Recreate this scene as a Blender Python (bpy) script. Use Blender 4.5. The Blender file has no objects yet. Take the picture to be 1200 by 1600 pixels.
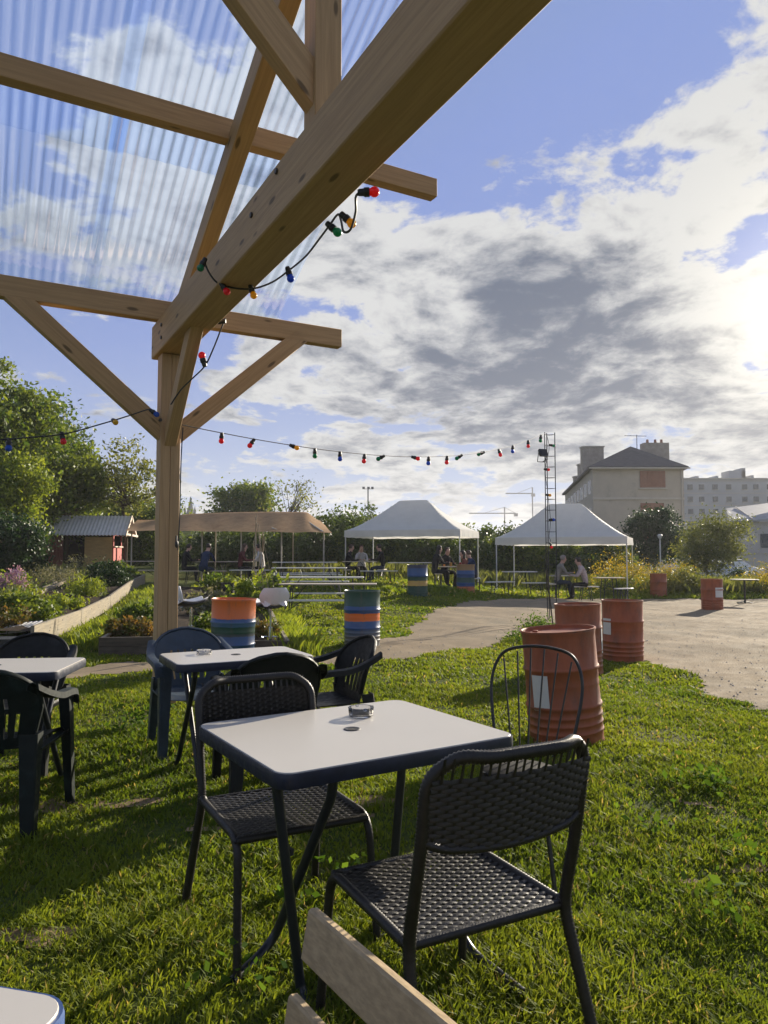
import bpy, bmesh, math, random
import numpy as np
from mathutils import Vector, Matrix, Euler
R = math.radians
sc = bpy.context.scene
COL = sc.collection

# ------------------------------------------------------------------ camera
F = 1155.0                                   # focal length in photo pixels (1200 x 1600)
PITCH = math.atan(68 / F)
cam = bpy.data.cameras.new('camera')
cam.sensor_fit = 'VERTICAL'; cam.sensor_height = 36; cam.lens = 36 * F / 1600
cam.clip_start = 0.05; cam.clip_end = 6000
cam_o = bpy.data.objects.new('camera', cam); COL.objects.link(cam_o)
cam_o.location = (0, 0, 1.4); cam_o.rotation_euler = (R(90) + PITCH, 0, 0)
sc.camera = cam_o

def ray(px, py):
    x = (px - 600) / F; y = (800 - py) / F
    return Vector((x, math.cos(PITCH) - y * math.sin(PITCH), math.sin(PITCH) + y * math.cos(PITCH)))
def P(px, py, Y):                            # the point seen at that photo pixel, Y metres ahead
    r = ray(px, py); s = Y / r.y
    return Vector((r.x * s, Y, 1.4 + r.z * s))

# ------------------------------------------------------------------ sun and sky
SUN_AZ, SUN_EL = R(36), R(17)
sun_dir = Vector((math.sin(SUN_AZ) * math.cos(SUN_EL), math.cos(SUN_AZ) * math.cos(SUN_EL), math.sin(SUN_EL)))
sl = bpy.data.lights.new('sun', 'SUN'); sl.energy = 5.0; sl.angle = R(0.6); sl.color = (1, .89, .72)
so = bpy.data.objects.new('sun', sl); COL.objects.link(so)
so.rotation_euler = sun_dir.to_track_quat('Z', 'Y').to_euler()
sc.view_settings.view_transform = 'Standard'; sc.view_settings.look = 'None'
sc.view_settings.gamma = 1; sc.view_settings.use_curve_mapping = False
sc.view_settings.exposure = 1.05

W = bpy.data.worlds.new('World'); sc.world = W; W.use_nodes = True
nt = W.node_tree
for n_ in list(nt.nodes): nt.nodes.remove(n_)
def nd(t, typ, **kw):
    n = t.nodes.new(typ)
    for k, v in kw.items():
        if k.startswith('i_'):
            n.inputs[int(k[2:])].default_value = v
        else: setattr(n, k, v)
    return n
def mth(t, op, a, b=None, c=None):
    n = t.nodes.new('ShaderNodeMath'); n.operation = op
    for i, v in enumerate((a, b, c)):
        if v is None: continue
        if hasattr(v, 'is_output') or isinstance(v, bpy.types.NodeSocket): t.links.new(v, n.inputs[i])
        else: n.inputs[i].default_value = v
    return n.outputs[0]
def vmt(t, op, a, b=None, out=0):
    n = t.nodes.new('ShaderNodeVectorMath'); n.operation = op
    for i, v in enumerate((a, b)):
        if v is None: continue
        if isinstance(v, bpy.types.NodeSocket): t.links.new(v, n.inputs[i])
        else: n.inputs[i].default_value = v
    return n.outputs[out]
def smooth(t, v, lo, hi, a=0.0, b=1.0):
    n = t.nodes.new('ShaderNodeMapRange'); n.interpolation_type = 'SMOOTHSTEP'
    t.links.new(v, n.inputs[0]); n.inputs[1].default_value = lo; n.inputs[2].default_value = hi
    n.inputs[3].default_value = a; n.inputs[4].default_value = b
    return n.outputs[0]
def mixc(t, f, a, b, mode='MIX'):
    n = t.nodes.new('ShaderNodeMix'); n.data_type = 'RGBA'; n.blend_type = mode
    for s, v in ((0, f), (6, a), (7, b)):
        if isinstance(v, bpy.types.NodeSocket): t.links.new(v, n.inputs[s])
        elif s == 0: n.inputs[0].default_value = v
        else: n.inputs[s].default_value = (*v, 1)
    return n.outputs[2]
def noise(t, vec, scale, detail=8, rough=.55, dist=0):
    n = t.nodes.new('ShaderNodeTexNoise'); n.inputs['Scale'].default_value = scale
    n.inputs['Detail'].default_value = detail; n.inputs['Roughness'].default_value = rough
    n.inputs['Distortion'].default_value = dist
    if vec is not None: t.links.new(vec, n.inputs['Vector'])
    return n.outputs[0]

def build_world():
    t = nt
    tc = nd(t, 'ShaderNodeTexCoord'); D = vmt(t, 'NORMALIZE', tc.outputs['Generated'])
    sky = nd(t, 'ShaderNodeTexSky', sky_type='NISHITA'); sky.sun_disc = False
    sky.sun_elevation = SUN_EL; sky.sun_rotation = SUN_AZ; sky.air_density = 1.0; sky.dust_density = .6; sky.ozone_density = 2.2
    skyc = vmt(t, 'SCALE', sky.outputs[0]); skyc.node.inputs['Scale'].default_value = .088
    sep = nd(t, 'ShaderNodeSeparateXYZ'); t.links.new(D, sep.inputs[0]); dz = sep.outputs[2]
    zz = mth(t, 'ADD', mth(t, 'MAXIMUM', dz, 0.0), .21)
    comb = nd(t, 'ShaderNodeCombineXYZ')
    t.links.new(mth(t, 'DIVIDE', sep.outputs[0], zz), comb.inputs[0])
    t.links.new(mth(t, 'DIVIDE', sep.outputs[1], zz), comb.inputs[1])
    cp = comb.outputs[0]
    # gentle warp so that the banks curl
    wn = nd(t, 'ShaderNodeTexNoise'); wn.inputs['Scale'].default_value = 1.7; wn.inputs['Detail'].default_value = 3
    t.links.new(cp, wn.inputs['Vector'])
    wv = vmt(t, 'SCALE', vmt(t, 'SUBTRACT', wn.outputs['Color'], (.5, .5, .5))); wv.node.inputs['Scale'].default_value = .24
    q = vmt(t, 'ADD', cp, wv)
    n1 = noise(t, vmt(t, 'ADD', q, (3.1, 7.4, 0)), 2.1, 12, .57)
    n2 = noise(t, vmt(t, 'ADD', q, (11.3, 2.2, 5)), 5.5, 10, .62)
    n3 = noise(t, vmt(t, 'MULTIPLY', D, (5, 5, 14)), 1.6, 8, .6)
    def blobs(lst):
        acc = None
        for (px, py, s, amp) in lst:
            d = ray(px, py).normalized()
            dt = vmt(t, 'DOT_PRODUCT', D, tuple(d), out=1)
            e = mth(t, 'EXPONENT', mth(t, 'MULTIPLY', mth(t, 'SUBTRACT', dt, 1.0), 1.0 / (s / F) ** 2))
            acc = mth(t, 'MULTIPLY', e, amp) if acc is None else mth(t, 'MULTIPLY_ADD', e, amp, acc)
        return acc
    cover = blobs([(900, 400, 170, .12), (720, 440, 160, .12), (1100, 240, 90, .14), (760, 330, 60, .10), (930, 280, 70, .08), (1180, 40, 80, .16), (975, 50, 34, .17), (1060, 150, 40, .17), (880, 215, 45, .16), (560, 440, 110, .10),
                   (860, 560, 170, .14), (1120, 500, 130, .13), (620, 560, 120, .12), (1060, 640, 120, .07), (300, 330, 120, .07), (150, 440, 110, .07), (180, 60, 120, .09), (380, 160, 90, .08), (1190, 140, 60, -.16), (1010, 220, 60, -.1), (1180, 340, 50, -.12), (430, 600, 120, .06),
                   (770, 130, 130, -.26), (640, 230, 80, -.16), (900, 40, 130, -.26), (1020, 130, 70, -.16), (0, 230, 70, -.22), (250, 350, 60, -.16), (90, 570, 110, -.12), (200, 650, 100, -.08), (860, 690, 90, -.12), (700, 690, 110, -.08), (400, 760, 130, -.06)])
    grey = blobs([(780, 520, 100, .22), (650, 560, 90, .22), (890, 570, 100, .24), (1020, 520, 80, .2), (570, 640, 60, .24), (870, 470, 80, .14), (1080, 655, 50, .2), (940, 480, 90, .12), (200, 380, 160, -.2), (250, 120, 160, -.2),
                  (1000, 300, 110, -.2), (720, 370, 80, -.2), (1120, 220, 100, -.2), (1160, 470, 70, -.2), (560, 370, 90, -.2), (1100, 40, 100, -.2), (980, 640, 70, -.12), (600, 700, 130, -.12)])
    base = mth(t, 'ADD', mth(t, 'MULTIPLY', n1, .60), mth(t, 'MULTIPLY', n2, .40))
    # thin streaks near the horizon
    low = smooth(t, dz, .02, .24, 1.0, 0.0)
    base = mth(t, 'ADD', base, mth(t, 'MULTIPLY', low, mth(t, 'MULTIPLY', mth(t, 'SUBTRACT', n3, .42), .55)))
    base = mth(t, 'MULTIPLY_ADD', mth(t, 'SUBTRACT', base, .5), 2.0, .5)
    cov = mth(t, 'ADD', base, mth(t, 'MULTIPLY', cover, 1.0))
    alpha = smooth(t, cov, .50, .60)
    n4 = noise(t, vmt(t, 'ADD', q, (1.3, 22.2, 2)), 11, 8, .6)
    tk = mth(t, 'ADD', mth(t, 'MULTIPLY', mth(t, 'SUBTRACT', n2, .5), 2.3), mth(t, 'MULTIPLY', mth(t, 'SUBTRACT', n1, .5), 1.2))
    tk = mth(t, 'ADD', tk, mth(t, 'MULTIPLY', mth(t, 'SUBTRACT', n4, .5), 1.5))
    tk = mth(t, 'ADD', tk, mth(t, 'MULTIPLY', mth(t, 'SUBTRACT', cov, .62), .5))
    thick = smooth(t, mth(t, 'ADD', tk, mth(t, 'MULTIPLY', grey, 1.1)), -.30, .86)
    glow = blobs([(1490, 440, 215, 1.0)]); glow2 = blobs([(1290, 470, 90, 1.0)])
    white = mixc(t, glow, (.345, .345, .335), (.41, .395, .35))
    dark = mixc(t, mth(t, 'MULTIPLY', glow, .7), (.040, .054, .082), (.10, .105, .115))
    cc = mixc(t, thick, white, dark)
    # pale veil low over the horizon
    veil = smooth(t, dz, .0, .34, .62, 0.0)
    skyc = vmt(t, 'MINIMUM', skyc, (.15, .21, .42)); skyc = mixc(t, .65, skyc, (.076, .116, .262))
    skyb = mixc(t, veil, skyc, (.245, .295, .345))
    out = mixc(t, mth(t, 'MULTIPLY', alpha, .93), skyb, cc)
    g3 = vmt(t, 'SCALE', (1.0, .9, .7)); t.links.new(mth(t, 'MULTIPLY', mth(t, 'ADD', mth(t, 'MULTIPLY', glow, .02), mth(t, 'MULTIPLY', glow2, .26)), 1.0), g3.node.inputs['Scale'])
    out = vmt(t, 'ADD', out, g3)
    bg = nd(t, 'ShaderNodeBackground'); t.links.new(out, bg.inputs[0]); bg.inputs[1].default_value = 1.0
    wo = nd(t, 'ShaderNodeOutputWorld'); t.links.new(bg.outputs[0], wo.inputs[0])
build_world()
sc.cycles.max_bounces = 8; sc.cycles.transparent_max_bounces = 24
sc.cycles.use_denoising = True

# ------------------------------------------------------------------ the lie of the land
def S(a, b, x):
    t = np.clip((x - a) / (b - a), 0, 1); return t * t * (3 - 2 * t)
def gz(x, y):
    x = np.asarray(x, float); y = np.asarray(y, float)
    z = .45 * S(15, 25, y) * (1 - S(-1, 8.5, x))
    z = z - .07 * S(6, 9, y) * S(1.5, 3.5, x)
    z = z + .4 * S(26, 42, y) * (1 - S(-9, -4, x))
    z = z + (.012 * np.sin(x * 2.1 + y * .7) + .010 * np.sin(y * 3.3 - x * 1.3) + .006 * np.sin(x * 5.3 + 1) * np.sin(y * 4.7)) * (1 - S(40, 60, y))
    return z
def G(px, Y, dz=0.0):                        # the ground point Y metres ahead in photo column px
    x = (px - 600) / F * Y
    return Vector((x, Y, float(gz(x, Y)) + dz))

# ------------------------------------------------------------------ materials
MATS = {}
def mat(name, col, rough=.6, var=.15, scale=6, bump=0, bscale=60, metal=0, stretch=None, col2=None, col2_lo=.55, col2_hi=.65, c2scale=5, spec=.5, coat=0, emit=None, transl=0, alpha=None, rvar=1):
    if name in MATS: return MATS[name]
    m = bpy.data.materials.new(name); m.use_nodes = True; t = m.node_tree
    b = t.nodes['Principled BSDF']; out = t.nodes['Material Output']
    tc = nd(t, 'ShaderNodeTexCoord'); v = tc.outputs['Object']
    oi = nd(t, 'ShaderNodeObjectInfo')
    off = nd(t, 'ShaderNodeCombineXYZ'); t.links.new(mth(t, 'MULTIPLY', oi.outputs['Random'], 17.3), off.inputs[2]); t.links.new(mth(t, 'MULTIPLY', oi.outputs['Random'], 31.7), off.inputs[0])
    v = vmt(t, 'ADD', v, off.outputs[0])
    if stretch: v = vmt(t, 'MULTIPLY', v, stretch)
    n = noise(t, v, scale, 6, .6)
    lo = tuple(c * (1 - var) for c in col); hi = tuple(min(1, c * (1 + var)) for c in col)
    c = mixc(t, smooth(t, n, .3, .7), lo, hi)
    if col2:
        n2 = noise(t, v, c2scale, 8, .65)
        c = mixc(t, smooth(t, n2, col2_lo, col2_hi), c, col2)
    t.links.new(c, b.inputs['Base Color'])
    b.inputs['Roughness'].default_value = rough; b.inputs['Metallic'].default_value = metal
    b.inputs['Specular IOR Level'].default_value = spec; b.inputs['Coat Weight'].default_value = coat
    if rvar: t.links.new(smooth(t, noise(t, v, scale * 2.3, 4, .6), .3, .7, max(.02, rough - .1), min(1, rough + .12)), b.inputs['Roughness'])
    if bump:
        bn = nd(t, 'ShaderNodeBump'); bn.inputs['Strength'].default_value = bump; bn.inputs['Distance'].default_value = .01
        t.links.new(noise(t, v, bscale, 5, .6), bn.inputs['Height']); t.links.new(bn.outputs[0], b.inputs['Normal'])
    if emit: b.inputs['Emission Color'].default_value = (*emit[:3], 1); b.inputs['Emission Strength'].default_value = emit[3]
    if transl:
        tr = nd(t, 'ShaderNodeBsdfTranslucent'); t.links.new(c, tr.inputs[0])
        mx = nd(t, 'ShaderNodeMixShader'); mx.inputs[0].default_value = transl
        t.links.new(b.outputs[0], mx.inputs[1]); t.links.new(tr.outputs[0], mx.inputs[2]); t.links.new(mx.outputs[0], out.inputs[0])
    if alpha is not None:
        tr = nd(t, 'ShaderNodeBsdfTransparent'); mx = nd(t, 'ShaderNodeMixShader'); mx.inputs[0].default_value = alpha
        src = out.inputs[0].links[0].from_socket
        t.links.new(tr.outputs[0], mx.inputs[1]); t.links.new(src, mx.inputs[2]); t.links.new(mx.outputs[0], out.inputs[0])
    MATS[name] = m; return m

def wood_mat(name, base, dark, rough=.62, grey=0.0):
    """sawn timber, grain along local X"""
    if name in MATS: return MATS[name]
    m = bpy.data.materials.new(name); m.use_nodes = True; t = m.node_tree; b = t.nodes['Principled BSDF']
    tc = nd(t, 'ShaderNodeTexCoord'); oi = nd(t, 'ShaderNodeObjectInfo')
    off = nd(t, 'ShaderNodeCombineXYZ'); t.links.new(mth(t, 'MULTIPLY', oi.outputs['Random'], 23.7), off.inputs[0]); t.links.new(mth(t, 'MULTIPLY', oi.outputs['Random'], 9.1), off.inputs[1])
    v = vmt(t, 'ADD', tc.outputs['Object'], off.outputs[0])
    g = noise(t, vmt(t, 'MULTIPLY', v, (1.2, 34, 34)), 1.6, 6, .65, .6)
    g2 = noise(t, vmt(t, 'MULTIPLY', v, (.5, 5, 5)), 1.5, 4, .5)
    c = mixc(t, smooth(t, g, .32, .68), dark, base)
    c = mixc(t, smooth(t, g2, .35, .75, 0, .5), c, tuple(x * .72 for x in base))
    vo = nd(t, 'ShaderNodeTexVoronoi'); vo.inputs['Scale'].default_value = 1.0
    t.links.new(vmt(t, 'MULTIPLY', v, (2.6, 9, 9)), vo.inputs['Vector'])
    c = mixc(t, smooth(t, vo.outputs['Distance'], .08, .17, .85, 0), c, tuple(x * .28 for x in dark))
    if grey: c = mixc(t, smooth(t, noise(t, v, 3, 8, .7), .4, .65, 0, grey), c, (.20, .19, .16))
    t.links.new(c, b.inputs['Base Color']); b.inputs['Roughness'].default_value = rough; b.inputs['Specular IOR Level'].default_value = .3
    bn = nd(t, 'ShaderNodeBump'); bn.inputs['Strength'].default_value = .35; bn.inputs['Distance'].default_value = .004
    t.links.new(g, bn.inputs['Height']); t.links.new(bn.outputs[0], b.inputs['Normal'])
    MATS[name] = m; return m

def leaf_mat(name, c1, c2, c3=None, transl=.45, rough=.5, spec=.35):
    if name in MATS: return MATS[name]
    m = bpy.data.materials.new(name); m.use_nodes = True; t = m.node_tree; b = t.nodes['Principled BSDF']; out = t.nodes['Material Output']
    a = nd(t, 'ShaderNodeAttribute', attribute_name='tint')
    c = mixc(t, a.outputs['Fac'], c1, c2)
    if c3: c = mixc(t, smooth(t, a.outputs['Fac'], .88, .95), c, c3)
    t.links.new(c, b.inputs['Base Color']); b.inputs['Roughness'].default_value = rough; b.inputs['Specular IOR Level'].default_value = spec
    tr = nd(t, 'ShaderNodeBsdfTranslucent'); t.links.new(mixc(t, 1.0, c, (1.5, 1.35, .6), 'MULTIPLY'), tr.inputs[0])
    mx = nd(t, 'ShaderNodeMixShader'); mx.inputs[0].default_value = transl
    t.links.new(b.outputs[0], mx.inputs[1]); t.links.new(tr.outputs[0], mx.inputs[2]); t.links.new(mx.outputs[0], out.inputs[0])
    MATS[name] = m; return m

# ------------------------------------------------------------------ mesh helpers
def tag(o, label=None, cat=None, group=None, kind=None):
    if label: o['label'] = label
    if cat: o['category'] = cat
    if group: o['group'] = group
    if kind: o['kind'] = kind
    return o
def thing(name, label, cat, loc=(0, 0, 0), rz=0, group=None, kind=None):
    o = bpy.data.objects.new(name, None); COL.objects.link(o); o.empty_display_size = .1
    o.location = loc; o.rotation_euler = (0, 0, rz)
    return tag(o, label, cat, group, kind)
class MB:
    def __init__(s): s.v = []; s.f = []; s.m = []; s.cur = 0
    def add(s, vs, fs):
        b = len(s.v); s.v += [tuple(p) for p in vs]; s.f += [tuple(i + b for i in f) for f in fs]; s.m += [s.cur] * len(fs); return s
    def box(s, c, d, rot=None):
        hx, hy, hz = d[0] / 2, d[1] / 2, d[2] / 2
        vs = [Vector((x, y, z)) for x in (-hx, hx) for y in (-hy, hy) for z in (-hz, hz)]
        if rot is not None: vs = [rot @ p for p in vs]
        c = Vector(c); vs = [p + c for p in vs]
        return s.add(vs, [(0, 1, 3, 2), (4, 6, 7, 5), (0, 4, 5, 1), (2, 3, 7, 6), (0, 2, 6, 4), (1, 5, 7, 3)])
    def bar(s, p0, p1, w, h, up=(0, 0, 1)):
        p0 = Vector(p0); p1 = Vector(p1); d = (p1 - p0); L = d.length; d.normalize(); up = Vector(up)
        if abs(d.dot(up)) > .98: up = Vector((0, 1, 0)) if abs(d.y) < .9 else Vector((1, 0, 0))
        y = up.cross(d).normalized(); z = d.cross(y)
        return s.box((p0 + p1) / 2, (L, w, h), Matrix((d, y, z)).transposed())
    def tube(s, pts, r, n=8, closed=False, sx=1.0, cap=True):
        pts = [Vector(p) for p in pts]; m = len(pts)
        rr = r if hasattr(r, '__len__') else [r] * m
        base = len(s.v); prev = None; vs = []
        for i, p in enumerate(pts):
            a = pts[(i - 1) % m] if (closed or i > 0) else p; b = pts[(i + 1) % m] if (closed or i < m - 1) else p
            d = (b - a); d = d.normalized() if d.length > 1e-9 else Vector((0, 0, 1))
            if prev is None:
                u = Vector((0, 0, 1)) if abs(d.z) < .9 else Vector((1, 0, 0)); x = d.cross(u).normalized()
            else:
                x = prev - d * prev.dot(d)
                x = x.normalized() if x.length > 1e-6 else d.orthogonal().normalized()
            prev = x; y = d.cross(x)
            for k in range(n):
                a_ = 2 * math.pi * k / n; vs.append(p + (x * math.cos(a_) * sx + y * math.sin(a_)) * rr[i])
        fs = []
        for i in range(m if closed else m - 1):
            j = (i + 1) % m
            for k in range(n):
                l = (k + 1) % n; fs.append((i * n + k, i * n + l, j * n + l, j * n + k))
        if cap and not closed: fs.append(tuple(range(n - 1, -1, -1))); fs.append(tuple((m - 1) * n + k for k in range(n)))
        return s.add(vs, fs)
    def lathe(s, prof, n=24, c=(0, 0, 0), a0=0, a1=None):
        vs = []; full = a1 is None; a1 = 2 * math.pi if full else a1; k_ = n if full else n + 1
        for (r, z) in prof:
            for k in range(k_):
                a = a0 + (a1 - a0) * k / n; vs.append((c[0] + r * math.cos(a), c[1] + r * math.sin(a), c[2] + z))
        fs = []
        for i in range(len(prof) - 1):
            for k in range(n):
                l = (k + 1) % k_; fs.append((i * k_ + k, i * k_ + l, (i + 1) * k_ + l, (i + 1) * k_ + k))
        return s.add(vs, fs)
    def disc(s, c, r, n=24, up=1):
        vs = [(c[0] + r * math.cos(2 * math.pi * k / n), c[1] + r * math.sin(2 * math.pi * k / n), c[2]) for k in range(n)]
        return s.add(vs, [tuple(range(n)) if up > 0 else tuple(range(n - 1, -1, -1))])
    def grid(s, fn, nu, nv, skip=None):
        vs = [fn(i / nu, j / nv) for j in range(nv + 1) for i in range(nu + 1)]
        fs = [(j * (nu + 1) + i, j * (nu + 1) + i + 1, (j + 1) * (nu + 1) + i + 1, (j + 1) * (nu + 1) + i) for j in range(nv) for i in range(nu) if not (skip and skip(i, j))]
        return s.add(vs, fs)
    def prism(s, poly, z0, z1):               # poly: xy list
        n = len(poly); vs = [(p[0], p[1], z0) for p in poly] + [(p[0], p[1], z1) for p in poly]
        fs = [tuple(range(n - 1, -1, -1)), tuple(range(n, 2 * n))] + [(k, (k + 1) % n, n + (k + 1) % n, n + k) for k in range(n)]
        return s.add(vs, fs)
    def blob(s, c, r, nu=14, nv=9, fn=None):
        vs = []; fs = []
        for j in range(nv + 1):
            th = math.pi * j / nv
            for i in range(nu):
                a = 2 * math.pi * i / nu; d = Vector((math.sin(th) * math.cos(a), math.sin(th) * math.sin(a), math.cos(th)))
                k = fn(d) if fn else 1
                vs.append((c[0] + d.x * r[0] * k, c[1] + d.y * r[1] * k, c[2] + d.z * r[2] * k))
        for j in range(nv):
            for i in range(nu): fs.append((j * nu + i, (j + 1) * nu + i, (j + 1) * nu + (i + 1) % nu, j * nu + (i + 1) % nu))
        return s.add(vs, fs)
    def build(s, name, m, parent=None, smooth=True, angle=40, bevel=0, solid=0, off=None, kind=None, seg=2):
        me = bpy.data.meshes.new(name); me.from_pydata(s.v, [], s.f); me.update()
        ms = m if isinstance(m, (list, tuple)) else [m]
        for x in ms: me.materials.append(x)
        if len(ms) > 1: me.polygons.foreach_set('material_index', s.m)
        bm = bmesh.new(); bm.from_mesh(me)
        bmesh.ops.remove_doubles(bm, verts=bm.verts, dist=1e-5)
        bmesh.ops.recalc_face_normals(bm, faces=bm.faces)
        if solid: bmesh.ops.solidify(bm, geom=bm.faces[:], thickness=solid)
        if bevel: bmesh.ops.bevel(bm, geom=[e for e in bm.edges if len(e.link_faces) == 2 and e.calc_face_angle(0) > .6], offset=bevel, segments=seg, affect='EDGES', profile=.6)
        bm.to_mesh(me); bm.free()
        if smooth:
            me.polygons.foreach_set('use_smooth', [True] * len(me.polygons)); me.set_sharp_from_angle(angle=R(angle))
        o = bpy.data.objects.new(name, me); COL.objects.link(o)
        if parent is not None: o.parent = parent
        if off is not None: o.location = -Vector(off)
        if kind: o['kind'] = kind
        return o
def kids(o): return [c for c in bpy.data.objects if c.parent == o]
def copy_tree(o, loc=None, rz=None, label=None, parent=None):
    c = o.copy(); COL.objects.link(c)
    if parent is not None: c.parent = parent
    if loc is not None: c.location = loc
    if rz is not None: c.rotation_euler = (c.rotation_euler[0], c.rotation_euler[1], rz)
    if label: c['label'] = label
    for ch in kids(o): copy_tree(ch, parent=c)
    return c
def smooth_path(pts, n=6):
    """Catmull-Rom through the points"""
    pts = [Vector(p) for p in pts]; out = []
    for i in range(len(pts) - 1):
        a = pts[max(i - 1, 0)]; b = pts[i]; c = pts[i + 1]; d = pts[min(i + 2, len(pts) - 1)]
        for k in range(n):
            t = k / n
            out.append(.5 * ((2 * b) + (c - a) * t + (2 * a - 5 * b + 4 * c - d) * t * t + (3 * b - a - 3 * c + d) * t ** 3))
    out.append(pts[-1]); return out
def fillet(pts, r, n=5):
    """polyline with rounded corners"""
    pts = [Vector(p) for p in pts]; out = [pts[0]]
    for i in range(1, len(pts) - 1):
        a, b, c = pts[i - 1], pts[i], pts[i + 1]
        ra = min(r, (a - b).length * .48, (c - b).length * .48)
        p = b + (a - b).normalized() * ra; q = b + (c - b).normalized() * ra
        for k in range(n + 1):
            t = k / n; out.append((1 - t) ** 2 * p + 2 * t * (1 - t) * b + t * t * q)
    out.append(pts[-1]); return out
def resample(pts, step):
    pts = [Vector(p) for p in pts]; out = [pts[0]]; acc = 0
    for a, b in zip(pts, pts[1:]):
        L = (b - a).length; d = step - acc
        while d <= L: out.append(a.lerp(b, d / L)); d += step
        acc = L - (d - step)
    out.append(pts[-1]); return out
def timber(name, p0, p1, w, h, m, parent, base, up=(0, 0, 1), bevel=.004, label=None):
    """a beam whose local X runs along it"""
    p0 = Vector(p0); p1 = Vector(p1); d = p1 - p0; L = d.length; d.normalize(); up = Vector(up)
    y = up.cross(d).normalized(); z = d.cross(y)
    o = MB().box((0, 0, 0), (L, w, h)).build(name, m, parent, bevel=bevel, seg=1)
    o.matrix_basis = Matrix.Translation((p0 + p1) / 2 - Vector(base)) @ Matrix((d, y, z)).transposed().to_4x4()
    if label: o['label'] = label
    return o

def np_mesh(name, co, quads, m, tint=None, parent=None, tris=None, kind=None, smooth=False):
    """big meshes straight from numpy; quads (n,4), tris (m,3)"""
    me = bpy.data.meshes.new(name); me.vertices.add(len(co)); me.vertices.foreach_set('co', np.ascontiguousarray(co, np.float32).ravel())
    parts = []; tot = []
    if quads is not None and len(quads): parts.append(quads.ravel()); tot.append(np.full(len(quads), 4))
    if tris is not None and len(tris): parts.append(tris.ravel()); tot.append(np.full(len(tris), 3))
    li = np.concatenate(parts); tt = np.concatenate(tot)
    me.loops.add(len(li)); me.loops.foreach_set('vertex_index', li.astype(np.int32))
    me.polygons.add(len(tt)); st = np.concatenate([[0], np.cumsum(tt)[:-1]])
    me.polygons.foreach_set('loop_start', st.astype(np.int32))
    me.update(calc_edges=True)
    if tint is not None:
        a = me.attributes.new('tint', 'FLOAT', 'FACE'); a.data.foreach_set('value', tint.astype(np.float32))
    if smooth: me.polygons.foreach_set('use_smooth', [True] * len(me.polygons))
    me.materials.append(m)
    o = bpy.data.objects.new(name, me); COL.objects.link(o)
    if parent is not None: o.parent = parent
    if kind: o['kind'] = kind
    return o
def leaf_cloud(name, centers, size, m, parent, seed=0, tint0=None, aspect=.55, droop=0.0, var=.35):
    rng = np.random.default_rng(seed); n = len(centers)
    a = rng.normal(size=(n, 3)); a /= np.linalg.norm(a, axis=1)[:, None]; a[:, 2] -= droop
    a /= np.linalg.norm(a, axis=1)[:, None]
    b = np.cross(a, rng.normal(size=(n, 3))); b /= np.linalg.norm(b, axis=1)[:, None] + 1e-9
    s = size * (1 + var * rng.normal(size=n).clip(-2, 2))[:, None]
    co = np.empty((n, 4, 3)); co[:, 0] = centers - a * s; co[:, 1] = centers + b * s * aspect; co[:, 2] = centers + a * s; co[:, 3] = centers - b * s * aspect
    t = rng.random(n) if tint0 is None else np.clip(tint0 + .22 * rng.normal(size=n), 0, 1)
    return np_mesh(name, co.reshape(-1, 3), np.arange(4 * n).reshape(n, 4), m, t, parent)
def clumps(blobs, nclump, nleaf, spread, seed=0, shell=.55):
    """blobs: (cx,cy,cz,rx,ry,rz) -> leaf centres, tint per leaf, clump centres"""
    rng = np.random.default_rng(seed); B = np.array(blobs, float); wt = B[:, 3] * B[:, 4] + B[:, 3] * B[:, 5]; wt /= wt.sum()
    k = rng.choice(len(B), nclump, p=wt); d = rng.normal(size=(nclump, 3)); d /= np.linalg.norm(d, axis=1)[:, None]
    r = (shell + (1 - shell) * rng.random(nclump) ** .6)[:, None] * (1 + .12 * rng.normal(size=(nclump, 1)))
    c = B[k, :3] + d * B[k, 3:] * r
    q = rng.integers(0, nclump, nclump * nleaf)
    off = rng.normal(size=(len(q), 3)) * spread * (.6 + .8 * rng.random(nclump))[q][:, None]; off[:, 2] *= .7
    tc = rng.random(nclump)
    return c[q] + off, tc[q], c

# ------------------------------------------------------------------ ground, gravel, grass
def GP(px, py, dz=0.0):
    r = ray(px, py); Y = 5.0
    for _ in range(60):
        z = float(gz(r.x * Y / r.y, Y)); Yn = (z - 1.4) * r.y / r.z; Y = .5 * Y + .5 * min(max(Yn, .5), 200)
    return Vector((r.x * Y / r.y, Y, float(gz(r.x * Y / r.y, Y)) + dz))
def axis(segs):
    out = []
    for a, b, st in segs: out += list(np.arange(a, b, st))
    return np.array(out + [segs[-1][1]])
def sheet(name, xs, ys, m, dz=0.0, keep=None):
    X, Y = np.meshgrid(xs, ys); Z = gz(X, Y) + dz; co = np.stack([X, Y, Z], -1).reshape(-1, 3)
    nx, ny = len(xs), len(ys); i, j = np.meshgrid(np.arange(nx - 1), np.arange(ny - 1)); b = (j * nx + i).ravel()
    q = np.stack([b, b + 1, b + nx + 1, b + nx], -1)
    if keep is not None:
        cx = co[q].mean(1); k = keep(cx[:, 0], cx[:, 1]); q = q[k]
        u = np.unique(q); mp = -np.ones(len(co), int); mp[u] = np.arange(len(u)); co = co[u]; q = mp[q]
    return np_mesh(name, co, q, m, smooth=True)

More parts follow.
